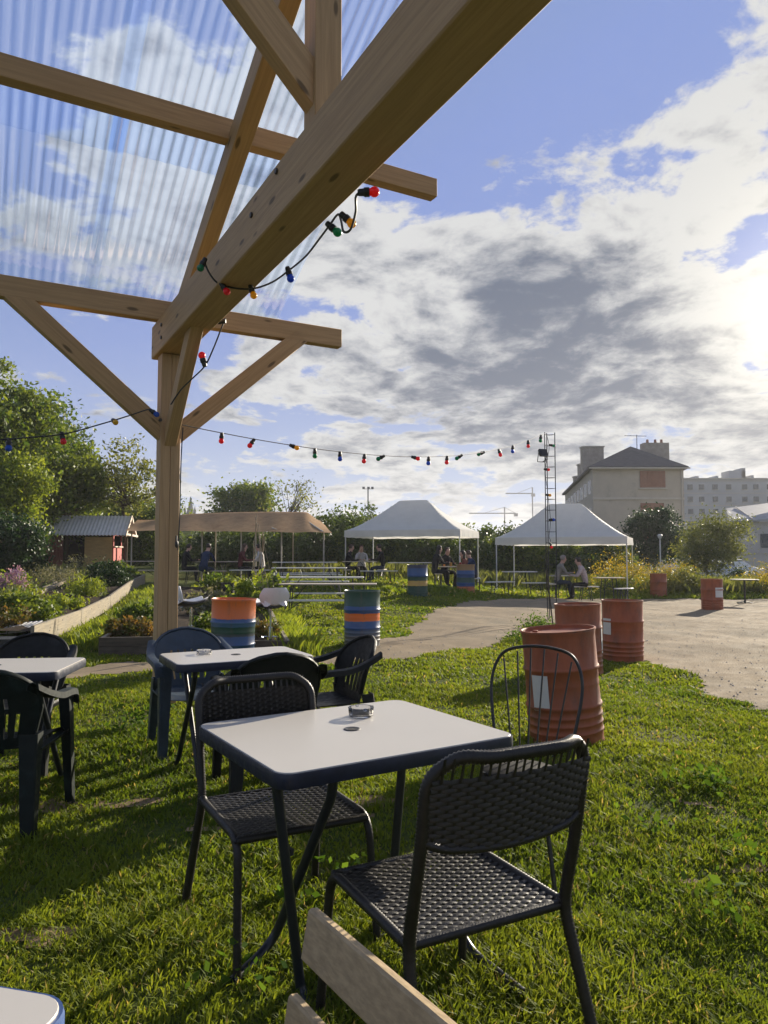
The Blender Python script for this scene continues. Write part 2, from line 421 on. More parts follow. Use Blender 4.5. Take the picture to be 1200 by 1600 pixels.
def ground_material():
    m = bpy.data.materials.new('lawn_soil'); m.use_nodes = True; t = m.node_tree; b = t.nodes['Principled BSDF']
    v = nd(t, 'ShaderNodeTexCoord').outputs['Object']
    n1 = noise(t, v, .55, 6, .6); n2 = noise(t, v, 9, 6, .65); n3 = noise(t, v, 60, 4, .7)
    c = mixc(t, smooth(t, n2, .3, .7), (.05, .085, .014), (.12, .15, .026))
    c = mixc(t, smooth(t, n1, .42, .68, 0, .55), c, (.14, .13, .04))
    c = mixc(t, smooth(t, n3, .35, .7, 0, .6), c, (.03, .028, .012))
    c = mixc(t, smooth(t, noise(t, v, 1.3, 5, .6), .66, .74, 0, .8), c, (.17, .125, .075))
    t.links.new(c, b.inputs['Base Color']); b.inputs['Roughness'].default_value = .95; b.inputs['Specular IOR Level'].default_value = .1
    bn = nd(t, 'ShaderNodeBump'); bn.inputs['Strength'].default_value = .8; bn.inputs['Distance'].default_value = .03
    t.links.new(n3, bn.inputs['Height']); t.links.new(bn.outputs[0], b.inputs['Normal']); return m
sheet('ground', axis([(-2500, -300, 300), (-300, -40, 20), (-40, -14, 1), (-14, 16, .25), (16, 60, 1.5), (60, 300, 20), (300, 2500, 300)]),
      axis([(-300, -20, 40), (-20, 0, 2), (0, 34, .25), (34, 60, 1.5), (60, 300, 20), (300, 4000, 400)]), ground_material())['kind'] = 'structure'

def inpoly(x, y, poly):
    x = np.asarray(x); y = np.asarray(y); r = np.zeros(x.shape, bool); n = len(poly)
    for i in range(n):
        x0, y0 = poly[i]; x1, y1 = poly[(i + 1) % n]
        c = ((y0 > y) != (y1 > y)) & (x < (x1 - x0) * (y - y0) / (y1 - y0 + 1e-12) + x0); r ^= c
    return r
def wob(x, y):
    return (.16 * np.sin(2.3 * x + 1.7 * y) + .10 * np.sin(5.9 * x - 4.1 * y + 1) + .06 * np.sin(13 * x + 11 * y)), (.16 * np.sin(2.9 * y - 1.1 * x + 2) + .09 * np.sin(6.3 * y + 3.7 * x) + .05 * np.sin(12 * x - 14 * y))
gpoly = [GP(*p)[:2] for p in [(575, 1020), (600, 1030), (640, 1028), (700, 1018), (790, 1004), (835, 975), (880, 985), (950, 1012), (1000, 1028), (1050, 1046), (1110, 1080), (1200, 1112)]]
gpoly += [(9.5, 6.3), (30, 5.0), (34, 22.0)] + [GP(*p)[:2] for p in [(1200, 936), (1100, 936), (1000, 936), (900, 936), (800, 937), (735, 941), (690, 950), (655, 966), (640, 985), (590, 1003)]]
dpoly = [GP(*p)[:2] for p in [(60, 1052), (140, 1042), (240, 1032), (350, 1028), (490, 1024), (600, 1008), (610, 1030), (560, 1038), (490, 1037), (350, 1042), (240, 1048), (140, 1060), (40, 1070)]]
patches = [(GP(110, 1262), .55, .12), (GP(10, 1468), .30, .09), (GP(590, 1250), .10, .09), (GP(1095, 1254), .10, .05), (GP(560, 1275), .13, .08), (GP(680, 1262), .12, .05), (GP(1165, 1350), .14, .07), (GP(905, 1322), .10, .05), (GP(330, 1295), .16, .07), (GP(1010, 1085), .25, .12), (GP(690, 1065), .3, .12), (GP(1060, 1375), .10, .05)]
def is_gravel(x, y):
    a, b = wob(x, y); x = np.asarray(x) + a * .8; y = np.asarray(y) + b * .8
    r = inpoly(x, y, gpoly) | inpoly(x, y, dpoly)
    return r
def is_bare(x, y):
    a, b = wob(x * 3, y * 3); r = np.zeros(np.shape(x), bool)
    for (p, rx, ry) in patches: r |= ((x + a * .3 - p.x) / rx) ** 2 + ((y + b * .3 - p.y) / ry) ** 2 < 1
    return r
gm = mat('gravel', (.27, .21, .135), .95, .14, 2.0, bump=1, bscale=45, col2=(.205, .17, .115), c2scale=.9, col2_lo=.42, col2_hi=.72, spec=.1)
g_ = sheet('gravel_path', axis([(-9, 14, .1), (14, 34, .5)]), axis([(4.5, 25, .1)]), gm, .007, is_gravel); g_['kind'] = 'structure'
# loose stones lying on the gravel
rng = np.random.default_rng(5); n = 4500
y = 7 + 18 * rng.random(n) ** 1.4; x = (rng.random(n) * 1.2 - .12) * y * .62; k = is_gravel(x, y); x, y = x[k], y[k]; n = len(x)
s = .004 + .012 * rng.random(n) ** 3; base = np.array([(1, 0, 0), (-1, 0, 0), (0, 1, 0), (0, -1, 0), (0, 0, .8), (0, 0, -.4)])
co = np.stack([x, y, gz(x, y) + .009], -1)[:, None, :] + base[None] * s[:, None, None] * (1 + .4 * rng.random((n, 6, 1)))
tr = np.array([(0, 2, 4), (2, 1, 4), (1, 3, 4), (3, 0, 4)]); np_mesh('loose_stones', co.reshape(-1, 3), None, mat('stone', (.34, .30, .25), .9, .3, 9), tris=(np.arange(n)[:, None, None] * 6 + tr[None]).reshape(-1, 3), kind='stuff')
sheet('worn_soil', axis([(-3.5, 3.5, .05)]), axis([(1.8, 6, .05)]), mat('bare_soil', (.24, .17, .10), .95, .25, 7, bump=.7, bscale=60, col2=(.13, .095, .05), spec=.1), .006, is_bare)['kind'] = 'structure'

# grass
TALL = []                                    # (x, y, r, height factor) spots where it is left to grow
for (px, py, r, h) in [(470, 990, .35, 3.0), (455, 965, .4, 3.2), (480, 1008, .25, 2.6), (830, 995, .35, 3.2), (850, 975, .4, 3.5), (800, 1005, .3, 2.2), (225, 1150, .22, 2.2), (1105, 1232, .16, 2.0), (1060, 1228, .14, 1.8),
                       (690, 925, .8, 4), (610, 925, .6, 3.5), (655, 1038, .3, 1.3), (390, 985, .3, 3), (70, 990, .4, 3), (95, 1035, .35, 2.6), (200, 985, .4, 3), (1130, 1440, .16, 1.9), (1105, 1190, .3, 1.3), (830, 1500, .2, 1.7), (250, 1450, .2, 1.6), (560, 1465, .15, 1.7)]:
    p = GP(px, py); TALL.append((p.x, p.y, r, h))
for (x0, x1, yy, h) in [(-2, 12, 31, 4), (9, 24, 27.5, 4)]:
    for q in np.linspace(x0, x1, 8): TALL.append((q, yy, 1.6, h))
BED_DIR = Vector((-.2, 1, 0)).normalized()
def height_field(x, y):
    h = 1 + .45 * np.sin(3.1 * x + 1.3 * y) * np.sin(2.3 * y - 1.1 * x) + .35 * np.sin(9.1 * x + 7 * y) * np.sin(8.3 * y - 6 * x + 1) + .25 * np.sin(23 * x) * np.sin(21 * y + 2 * x)
    for (tx, ty, r, hh) in TALL: h = h + (hh - 1) * np.exp(-(((x - tx) ** 2 + (y - ty) ** 2) / r ** 2))
    return np.clip(h, .35, 9)
def build_grass():
    rng = np.random.default_rng(11); allc = []; tints = []; cnt = 0; Q = []; T = []
    for (y0, y1, dens, wd, ht) in [(1.1, 3, 12500, .0030, .031), (3, 5, 7000, .0038, .031), (5, 8, 3200, .0055, .030), (8, 13, 1300, .009, .032), (13, 21, 480, .015, .036), (21, 34, 130, .030, .060)]:
        xm = .56 * y1 + .9; A = 2 * xm * (y1 - y0); n = int(A * dens)
        x = (rng.random(n) * 2 - 1) * xm; y = y0 + (y1 - y0) * rng.random(n); k = np.abs(x) < .56 * y + .9; x, y = x[k], y[k]
        # gather blades into tufts
        g = rng.random(len(x)) < .5; cs = .055
        cx = (np.floor(x / cs) + .5) * cs; cy = (np.floor(y / cs) + .5) * cs
        x = np.where(g, cx + (x - cx) * .7, x); y = np.where(g, cy + (y - cy) * .7, y)
        hf = height_field(x, y); ok = ~is_gravel(x, y) & (~is_bare(x, y) | (rng.random(len(x)) < .38)) & (rng.random(len(x)) < np.clip(.45 + .5 * hf, .3, 1))
        sparse = np.sin(1.9 * x + 3 * y + 2) * np.sin(2.7 * x - 1.3 * y) > .72; ok &= ~(sparse & (rng.random(len(x)) < .5))
        ok &= ~((x < -3) & (y > 11) & (x < -3.6 - .2 * (y - 11)) )
        x, y, hf = x[ok], y[ok], hf[ok]; n = len(x)
        z = gz(x, y); h = ht * hf ** .8 * (.55 + .8 * rng.random(n)); w = wd * (.7 + .6 * rng.random(n)) * (1 + .12 * hf)
        a = rng.random(n) * 6.283; lean = (.3 + 1.3 * rng.random(n) ** 1.3) * h; la = a + 1.57 + .6 * rng.normal(size=n)
        ux, uy = np.cos(a) * w, np.sin(a) * w; lx, ly = np.cos(la) * lean, np.sin(la) * lean
        co = np.empty((n, 5, 3))
        co[:, 0] = np.stack([x - ux, y - uy, z - .004], -1); co[:, 1] = np.stack([x + ux, y + uy, z - .004], -1)
        co[:, 2] = np.stack([x + ux * .8 + lx * .35, y + uy * .8 + ly * .35, z + h * .6], -1); co[:, 3] = np.stack([x - ux * .8 + lx * .35, y - uy * .8 + ly * .35, z + h * .6], -1)
        co[:, 4] = np.stack([x + lx, y + ly, z + h], -1)
        allc.append(co.reshape(-1, 3)); b = cnt + 5 * np.arange(n); cnt += 5 * n
        Q.append(np.stack([b, b + 1, b + 2, b + 3], -1)); T.append(np.stack([b + 3, b + 2, b + 4], -1))
        broad = .5 + .28 * np.sin(.9 * x + .5 * y + 1) * np.sin(.8 * y - .4 * x) + .18 * np.sin(4.1 * x + 2.2 * y)
        tt = np.clip(.55 * broad + .45 * rng.random(n) - .06 * (hf > 2), 0, .87); tt[rng.random(n) < .03] = 1.0
        tints.append(tt)
    t = np.concatenate(tints)
    o = np_mesh('grass', np.concatenate(allc), np.concatenate(Q), leaf_mat('grass_blade', (.055, .115, .012), (.222, .262, .032), (.36, .29, .13), transl=.52, rough=.6, spec=.16), np.concatenate([t, t]), tris=np.concatenate(T), kind='stuff')
    return o
build_grass()

# small broad leaved weeds in the lawn
rng = np.random.default_rng(9); C = []
for (px, py, n, r) in [(220, 1140, 200, .12), (470, 1425, 30, .07), (560, 1385, 40, .09), (1130, 1435, 60, .09), (840, 985, 900, .16), (812, 1002, 300, .12), (700, 1340, 30, .06), (380, 1540, 30, .06), (1110, 1232, 120, .1), (1180, 1345, 60, .1), (1020, 1300, 40, .1)]:
    p = GP(px, py); q = rng.normal(size=(n, 3)) * r + np.array(p)
    q[:, 2] = p.z + np.abs(q[:, 2] - p.z) * .8 + .02; C.append(q)
o = leaf_cloud('lawn_weeds', np.concatenate(C), .020, leaf_mat('weed_leaf', (.045, .10, .015), (.10, .17, .03), rough=.8, spec=.05), None, 4, aspect=.6); o['kind'] = 'stuff'

# ------------------------------------------------------------------ pergola
TH = math.atan2(.54978, 1.00173)
def W2(p, t, h): return Vector((-t * math.sin(TH) + p * math.cos(TH), t * math.cos(TH) + p * math.sin(TH), 1.4 + h))
wood = wood_mat('sawn_timber', (.51, .335, .17), (.385, .245, .12))
def build_pergola():
    base = W2(1.43, 6.51, -1.4); base.z = float(gz(base.x, base.y))
    T = thing('pergola', 'unpainted timber pergola with a clear corrugated roof overhead at upper left', 'pergola', base)
    tb = lambda *a, **k: timber(a[0], a[1], a[2], a[3], a[4], wood, T, base, **k)
    dv = (W2(1, 1, 0) - W2(1, 0, 0)).normalized()
    # post with the steel shoe
    for s in (-.043, .043):
        tb('post', W2(1.43 + s, 6.51, -1.25), W2(1.43 + s, 6.51, 1.745), .084, .165, up=dv)
    o = MB().box((0, 0, .07), (.05, .05, .22)).box((0, 0, .154), (.15, .15, .008)).build('post_shoe', mat('galvanised', (.30, .36, .33), .5, .2, 20, metal=.6), T)
    o.rotation_euler = (0, 0, TH)
    tb('main_beam', W2(1.43, 6.72, 1.897), W2(1.43, -6.0, 1.897), .235, .294, bevel=.008)
    tb('rafter', W2(1.51, 6.40, 2.12), W2(1.51, 6.40 - 5.6, 2.12 + 5.6 * .475), .12, .17)
    tb('rafter', W2(-2.3, 6.40, 2.12), W2(-2.3, 6.40 - 5.6, 2.12 + 5.6 * .475), .12, .17)
    tb('purlin', W2(-4.4, 6.51, 2.13), W2(3.075, 6.51, 2.13), .10, .175)
    tb('purlin', W2(-4.4, 4.93, 2.965), W2(3.17, 4.93, 2.965), .10, .15)
    tb('purlin', W2(-4.4, 3.35, 3.715), W2(3.17, 3.35, 3.715), .10, .15)
    tb('king_post', W2(1.525, 3.45, 2.046), W2(1.525, 3.45, 3.62), .15, .15, up=dv)
    tb('brace', W2(1.54, 3.452, 2.36), W2(.28, 3.452, 3.62), .10, .185)
    tb('brace', W2(1.60, 3.452, 2.20), W2(2.9, 3.452, 3.60), .10, .165)
    tb('brace', W2(1.40, 6.51, 1.05), W2(.17, 6.51, 2.10), .10, .15)
    tb('brace', W2(1.46, 6.51, 1.02), W2(2.66, 6.51, 2.10), .10, .15)
    tb('brace', W2(1.43, 6.48, .98), W2(1.43, 5.62, 1.80), .10, .13)
    # dark bolts
    zinc = mat('zinc_bolt', (.12, .11, .10), .5, .2, 20, metal=.8)
    for (p, t, h) in [(1.307, 3.95, 1.93), (1.307, 6.3, 1.95), (1.307, 6.3, 1.84), (1.34, 6.51, 1.16), (1.50, 6.51, 1.14), (1.307, 3.55, 2.0)]:
        nrm_ = (W2(-1, 0, 0) - W2(0, 0, 0)).normalized() if p < 1.32 else -dv
        q = W2(p, t if p < 1.32 else 6.425, h) - base; MB().tube([q - nrm_ * .01, q + nrm_ * .006], .016, 6).build('bolt', zinc, T)
    # corrugated sheets
    rm = bpy.data.materials.new('clear_corrugated'); rm.use_nodes = True; t = rm.node_tree; out = t.nodes['Material Output']; t.nodes.remove(t.nodes['Principled BSDF'])
    tc = nd(t, 'ShaderNodeTexCoord'); v = tc.outputs['Object']
    tr = nd(t, 'ShaderNodeBsdfTransparent'); tr.inputs[0].default_value = (.72, .82, .99, 1)
    dif = nd(t, 'ShaderNodeBsdfTranslucent'); dif.inputs[0].default_value = (.72, .78, .88, 1)
    gl = nd(t, 'ShaderNodeBsdfGlossy'); gl.inputs['Roughness'].default_value = .12; gl.inputs[0].default_value = (.9, .93, 1, 1)
    st = noise(t, vmt(t, 'MULTIPLY', v, (31, .5, 1)), 1.0, 6, .75)
    mx = nd(t, 'ShaderNodeMixShader'); t.links.new(smooth(t, st, .42, .8, .10, .27), mx.inputs[0]); t.links.new(tr.outputs[0], mx.inputs[1]); t.links.new(dif.outputs[0], mx.inputs[2])
    fr = nd(t, 'ShaderNodeFresnel'); fr.inputs[0].default_value = 1.5
    m2 = nd(t, 'ShaderNodeMixShader'); t.links.new(mth(t, 'MULTIPLY', fr.outputs[0], .22), m2.inputs[0]); t.links.new(mx.outputs[0], m2.inputs[1]); t.links.new(gl.outputs[0], m2.inputs[2]); t.links.new(m2.outputs[0], out.inputs[0])
    wS = .92; pitch = .076; nw = int(wS / pitch * 8); L = 2.05
    def sheet_fn(u, v_):
        x = u * wS; return (x, v_ * L, .0045 * math.sin(2 * math.pi * x / pitch))
    proto = MB().grid(sheet_fn, nw, 6).build('roof_sheet', rm, T)
    nx = (W2(1, 0, 0) - W2(0, 0, 0)).normalized(); sy = (W2(0, -1, .475) - W2(0, 0, 0)).normalized(); up = nx.cross(sy)
    M = Matrix((nx, sy, up)).transposed().to_4x4(); first = True
    for row, (t0, dz) in enumerate([(6.86, .012), (5.42, .036), (3.98, .060)]):
        for col in range(7):
            p = 2.47 - wS - col * (wS - .1); h = 3.045 + .475 * (4.99 - t0) + dz + (.018 if col % 2 else 0)
            o = proto if first else proto.copy()
            if not first: COL.objects.link(o)
            first = False; o.matrix_basis = Matrix.Translation(W2(p, t0, h) - base) @ M
    # a ledger of timber posts further back, behind the viewer
    tb('post', W2(1.43, -5.8, -1.4), W2(1.43, -5.8, 1.74), .165, .165, up=dv)
build_pergola()

# ------------------------------------------------------------------ string lights
BULB = {'red': (.85, .02, .04), 'yellow': (.80, .48, .02), 'green': (.01, .30, .13), 'blue': (.02, .12, .62)}
BM = {k: mat('bulb_' + k, c, .25, .06, 30, transl=.45, coat=.5) for k, c in BULB.items()}
rubber = mat('black_rubber', (.012, .013, .012), .45, .2, 20)
_cap = MB().lathe([(0, .004), (.014, .004), (.017, -.004), (.018, -.026), (.0225, -.030), (.0225, -.054), (.0, -.054)], 12)
_blb = MB().lathe([(0, -.1035)] + [(.0255 * math.sin(a), -.078 - .0255 * math.cos(a)) for a in np.linspace(.3, 2.35, 8)] + [(.017, -.05), (0, -.05)], 16)
def bulb(col, loc, parent, dirv=(0, 0, -1), scale=1.0, protos={}):
    scale *= .9
    if 'cap' not in protos:
        protos['cap'] = _cap.build('socket', rubber).data
        bpy.data.objects.remove(bpy.data.objects[-1] if False else [o for o in bpy.data.objects if o.data == protos['cap']][0])
    if col not in protos:
        o = _blb.build('bulb', BM[col]); protos[col] = o.data; bpy.data.objects.remove(o)
    c = bpy.data.objects.new('bulb', protos[col]); COL.objects.link(c); c.parent = parent
    q = Vector(dirv).normalized().rotation_difference(Vector((0, 0, -1))).inverted()
    c.matrix_basis = Matrix.Translation(Vector(loc)) @ q.to_matrix().to_4x4() @ Matrix.Scale(scale, 4)
    s = bpy.data.objects.new('socket', protos['cap']); COL.objects.link(s); s.parent = c
    return c
rnd = random.Random(3)
# swag from the pergola post to the lattice mast
TR = G(861, 16.8); MAST_TOP = P(853, 676, 16.8)
T = thing('string_lights', 'string of small coloured bulbs sagging from the timber post across to the lattice mast', 'string lights')
A = W2(1.50, 6.40, 1.0 + .10); B = MAST_TOP
A = P(285, 664, 6.1)
def swag(a, b, sag, n=80): return [Vector(a).lerp(b, i / n) - Vector((0, 0, sag * 4 * (i / n) * (1 - i / n))) for i in range(n + 1)]
path = swag(A, B, .40)
MB().tube(path, .0045, 5).build('cable', rubber, T)
def pxof(v):
    d = Vector(v) - Vector((0, 0, 1.4)); fwd = d.y * math.cos(PITCH) + d.z * math.sin(PITCH); up = -d.y * math.sin(PITCH) + d.z * math.cos(PITCH)
    return 600 + F * d.x / fwd, 800 - F * up / fwd
for (px, c) in [(348, 'red'), (396, 'red'), (453, 'yellow'), (491, 'green'), (532, 'blue'), (569, 'red'), (601, 'green'), (643, 'red'), (670, 'blue'), (698, 'red'), (722, 'green'), (757, 'green'), (779, 'red'), (801, 'blue'), (825, 'red'), (845, 'green')]:
    q = min(path_f := [path[i].lerp(path[i + 1], k / 5) for i in range(len(path) - 1) for k in range(5)], key=lambda v: abs(pxof(v)[0] - px))
    tilt = {453: 1.2, 601: -1.1, 643: 1.3, 396: -.6, 722: -1.0, 757: -1.2, 779: .3}.get(px, rnd.uniform(-.1, .1))
    bulb(c, q, T, (math.sin(tilt), 0, -math.cos(tilt)), 1.0 + .04 * (q.y - 6) * 1.9)
# along the beam
T = thing('string_lights', 'loop of cable with coloured bulbs hung under the big pergola beam', 'string lights')
pts = [P(575, 298, 3.15), P(557, 305, 3.2), P(556, 330, 3.3), P(548, 358, 3.4), P(537, 362, 3.45), P(533, 345, 3.55), P(528, 335, 3.62), P(515, 352, 3.7), P(500, 372, 3.85), P(478, 400, 4.1), P(452, 422, 4.3), P(425, 441, 4.5), P(395, 451, 4.7), P(365, 450, 4.72), P(340, 442, 4.7), P(326, 425, 4.68), P(318, 405, 4.68)]
MB().tube(smooth_path(pts, 5), .006, 6).build('cable', rubber, T)
for (px, py, Y, c, d) in [(560, 301, 3.16, 'red', (1, 0, .05)), (533, 334, 3.5, 'yellow', (.75, 0, -.7)), (511, 349, 3.66, 'green', (.75, 0, -.65)), (449, 418, 4.28, 'blue', (.3, 0, -1)), (391, 446, 4.7, 'yellow', (.35, 0, -1)), (345, 442, 4.68, 'red', (.55, 0, -.8)), (321, 404, 4.66, 'green', (-.5, 0, -1))]:
    bulb(c, P(px, py, Y), T, d)
pts = [P(352, 497, 5.6), P(344, 518, 5.6), P(332, 548, 5.65), P(320, 572, 5.7), P(300, 592, 5.8), P(282, 610, 5.9), P(267, 632, 6.0)]
MB().tube(smooth_path(pts, 5), .006, 6).build('cable', rubber, T)
bulb('yellow', P(352, 502, 5.58), T, (-1, 0, .02), 1.2); bulb('red', P(320, 572, 5.68), T, (-.25, 0, .9), 1.25)
# swag to the left
T = thing('string_lights', 'string of coloured bulbs running left from the post in front of the big trees', 'string lights')
pts = [P(248, 650, 6.15), P(238, 641, 6.1), P(230, 640, 6.05), P(200, 650, 5.9), P(160, 662, 5.75), P(100, 678, 5.5), P(40, 684, 5.25), P(0, 687, 5.1), P(-120, 692, 4.6), P(-260, 680, 4.2)]
MB().tube(smooth_path(pts, 5), .0055, 6).build('cable', rubber, T)
for (px, py, Y, c, d) in [(234, 640, 6.05, 'blue', (1, 0, -.7)), (176, 656, 5.8, 'yellow', (.5, -.6, -.35)), (96, 676, 5.5, 'red', (.25, 0, -1)), (14, 685, 5.15, 'blue', (0, 0, -1)), (-80, 692, 4.8, 'green', (0, 0, -1))]:
    bulb(c, P(px, py, Y), T, d, 1.0)
T = thing('pole_clip', 'small black clip fixed to the post with dark tape marks', 'clip', P(276, 850, 6.18))
MB().blob((0, 0, 0), (.016, .02, .034), 10, 7).box((.0, -.01, .045), (.012, .02, .05)).build('clip_body', rubber, T)
T = thing('power_cable', 'thin black cable running down the right edge of the timber post', 'cable')
MB().tube(smooth_path([P(286, 668, 6.2), P(283, 720, 6.2), P(281, 800, 6.2), P(278, 860, 6.2)], 4), .005, 5).build('cable', rubber, T)

# ------------------------------------------------------------------ furniture
laminate = mat('table_laminate', (.53, .50, .445), .34, .015, 2, spec=.35, rvar=0)
navy = mat('navy_edge', (.012, .016, .035), .45, .25, 15, col2=(.04, .05, .075), col2_lo=.62, col2_hi=.75)
navy_metal = mat('navy_metal', (.012, .015, .022), .36, .06, 8, spec=.5, rvar=0)
blue_edge = mat('blue_edge', (.06, .12, .30), .45, .2, 15)
black_metal = mat('black_metal', (.012, .012, .012), .38, .2, 20)
glass = bpy.data.materials.new('glass'); glass.use_nodes = True
_b = glass.node_tree.nodes['Principled BSDF']; _b.inputs['Transmission Weight'].default_value = 1; _b.inputs['Roughness'].default_value = .02; _b.inputs['IOR'].default_value = 1.47
def rrect(w, d, r, n=7):
    out = []
    for (cx, cy, a0) in ((w / 2 - r, d / 2 - r, 0), (-w / 2 + r, d / 2 - r, 90), (-w / 2 + r, -d / 2 + r, 180), (w / 2 - r, -d / 2 + r, 270)):
        for k in range(n + 1): a = R(a0 + 90 * k / n); out.append((cx + r * math.cos(a), cy + r * math.sin(a)))
    return out
def bistro_table(name, label, loc, rz, w=.95, d=.95, h=.74, legs=None, edge=None, rad=.06, group=None):
    T = thing(name, label, 'table', loc, rz, group)
    MB().prism(rrect(w - .012, d - .012, rad - .006), h - .02, h).build('tabletop', laminate, T, bevel=.0015, seg=1, angle=30)
    inn = rrect(w - .012, d - .012, rad - .006); outp = rrect(w, d, rad); n = len(outp); m = MB()
    prof = [(0, h - .004), (1, h - .003), (1.35, h - .010), (1.35, h - .042), (1, h - .05), (-2.5, h - .05), (-2.5, h - .021)]
    vs = []
    for (k, z) in prof:
        for (a, b) in zip(inn, outp): vs.append((a[0] + (b[0] - a[0]) * k, a[1] + (b[1] - a[1]) * k, z))
    fs = [(i * n + k, i * n + (k + 1) % n, (i + 1) * n + (k + 1) % n, (i + 1) * n + k) for i in range(len(prof) - 1) for k in range(n)]
    m.add(vs, fs).build('table_edge', edge or navy, T, angle=50)
    MB().lathe([(.016, h + .0008), (.030, h + .003), (.033, h + .0006)], 20).build('hole_ring', black_metal, T)
    MB().disc((0, 0, h + .0009), .017, 16).build('hole_cap', mat('hole_dark', (.004, .004, .004), .9, 0, 5), T)
    for leg in legs: MB().tube(fillet(leg, .10, 6), .0165, 12).build('leg', navy_metal, T)
    for s in (-1, 1):
        MB().bar((-w * .36, s * d * .24, h - .062), (w * .36, s * d * .24, h - .062), .03, .022).build('rail', navy_metal, T)
    return T
# table 1: local x along B->C, y along B->A, origin at the centre
Bc, Cc, Ac = Vector((-.304, 2.212)), Vector((.484, 2.704)), Vector((-.707, 3.015))
ex = (Cc - Bc).normalized(); rz1 = math.atan2(ex.y, ex.x); ey = Vector((-ex.y, ex.x)); c1 = Bc + ex * .497 + ey * .452
def L1(x, y, z):                              # world xy -> table local
    d = Vector((x, y)) - c1; return (d.dot(ex), d.dot(ey), z)
def ink(l, d): return (l[0] + d[0], l[1] + d[1], l[2])
b1 = P(432, 1235, 2.33); b2 = P(520, 1235, 2.47); f1 = GP(470, 1552); f2 = GP(425, 1488); t2 = GP(362, 1540)
leg1 = [L1(b1.x, b1.y, .70), L1(b1.x + .0, b1.y + .01, .68), L1(f1.x, f1.y, .03), L1(f1.x + .03, f1.y - .06, .012)]
leg2 = [L1(b2.x, b2.y, .70), L1(b2.x, b2.y, .62), L1(f2.x, f2.y, .04), L1(t2.x, t2.y, .03)]
o1 = (.60, 0)
b4 = P(628, 1210, 2.85)
f3 = GP(706, 1478); t3 = GP(818, 1562); f4 = GP(607, 1452); t4 = GP(585, 1480)
leg3 = [ink(leg1[0], (.62, 0)), ink(leg1[0], (.62, 0))[:2] + (.62,), L1(f3.x, f3.y, .14), L1(.25 * t3.x + .75 * f3.x, .25 * t3.y + .75 * f3.y, .045), L1(t3.x, t3.y, .034)]
leg4 = [L1(b4.x, b4.y, .70), L1(b4.x, b4.y, .60), L1(f4.x, f4.y, .02), L1(t4.x, t4.y, .012)]
T1 = bistro_table('bistro_table', 'large square white table with navy edge nearest the viewer, between the woven chairs', (c1.x, c1.y, 0), rz1, .955, .81, .74, [leg1, leg2, leg3, leg4], group='white tables with dark edges')
MB().bar(leg2[0], leg3[0], .028, .028).build('cross_bar', navy_metal, T1)
xb = L1(*P(448, 1352, 2.40)[:2], .47); MB().bar((xb[0], xb[1] - .03, xb[2]), (xb[0], xb[1] + .03, xb[2]), .02, .02).build('pivot', navy_metal, T1)
def ashtray(px, py, Y, s, label):
    p = P(px, py, Y); T = thing('ashtray', label, 'ashtray', p, .4, 'glass ashtrays')
    pr = [(0, 0), (.044, 0), (.049, .004), (.052, .036), (.050, .0375), (.046, .036), (.043, .009), (.040, .007), (0, .007)]
    MB().lathe([(a * s, b * s) for a, b in pr], 40).build('bowl', glass, T, angle=60)
    for k in range(4):
        a = k * math.pi / 2; MB().bar((.041 * s * math.cos(a), .041 * s * math.sin(a), .034 * s), (.053 * s * math.cos(a), .053 * s * math.sin(a), .034 * s), .011 * s, .009 * s).build('rest', glass, T, bevel=.001)
pa = P(564, 1120, 2.9); ya = .663 * 1155 / (1120 - 868) * 1.0
r_ = ray(564, 1119); ya = r_.y * (-.66) / r_.z; ashtray(564, 1119, ya, 1.02, 'clear round glass ashtray on the large front table')

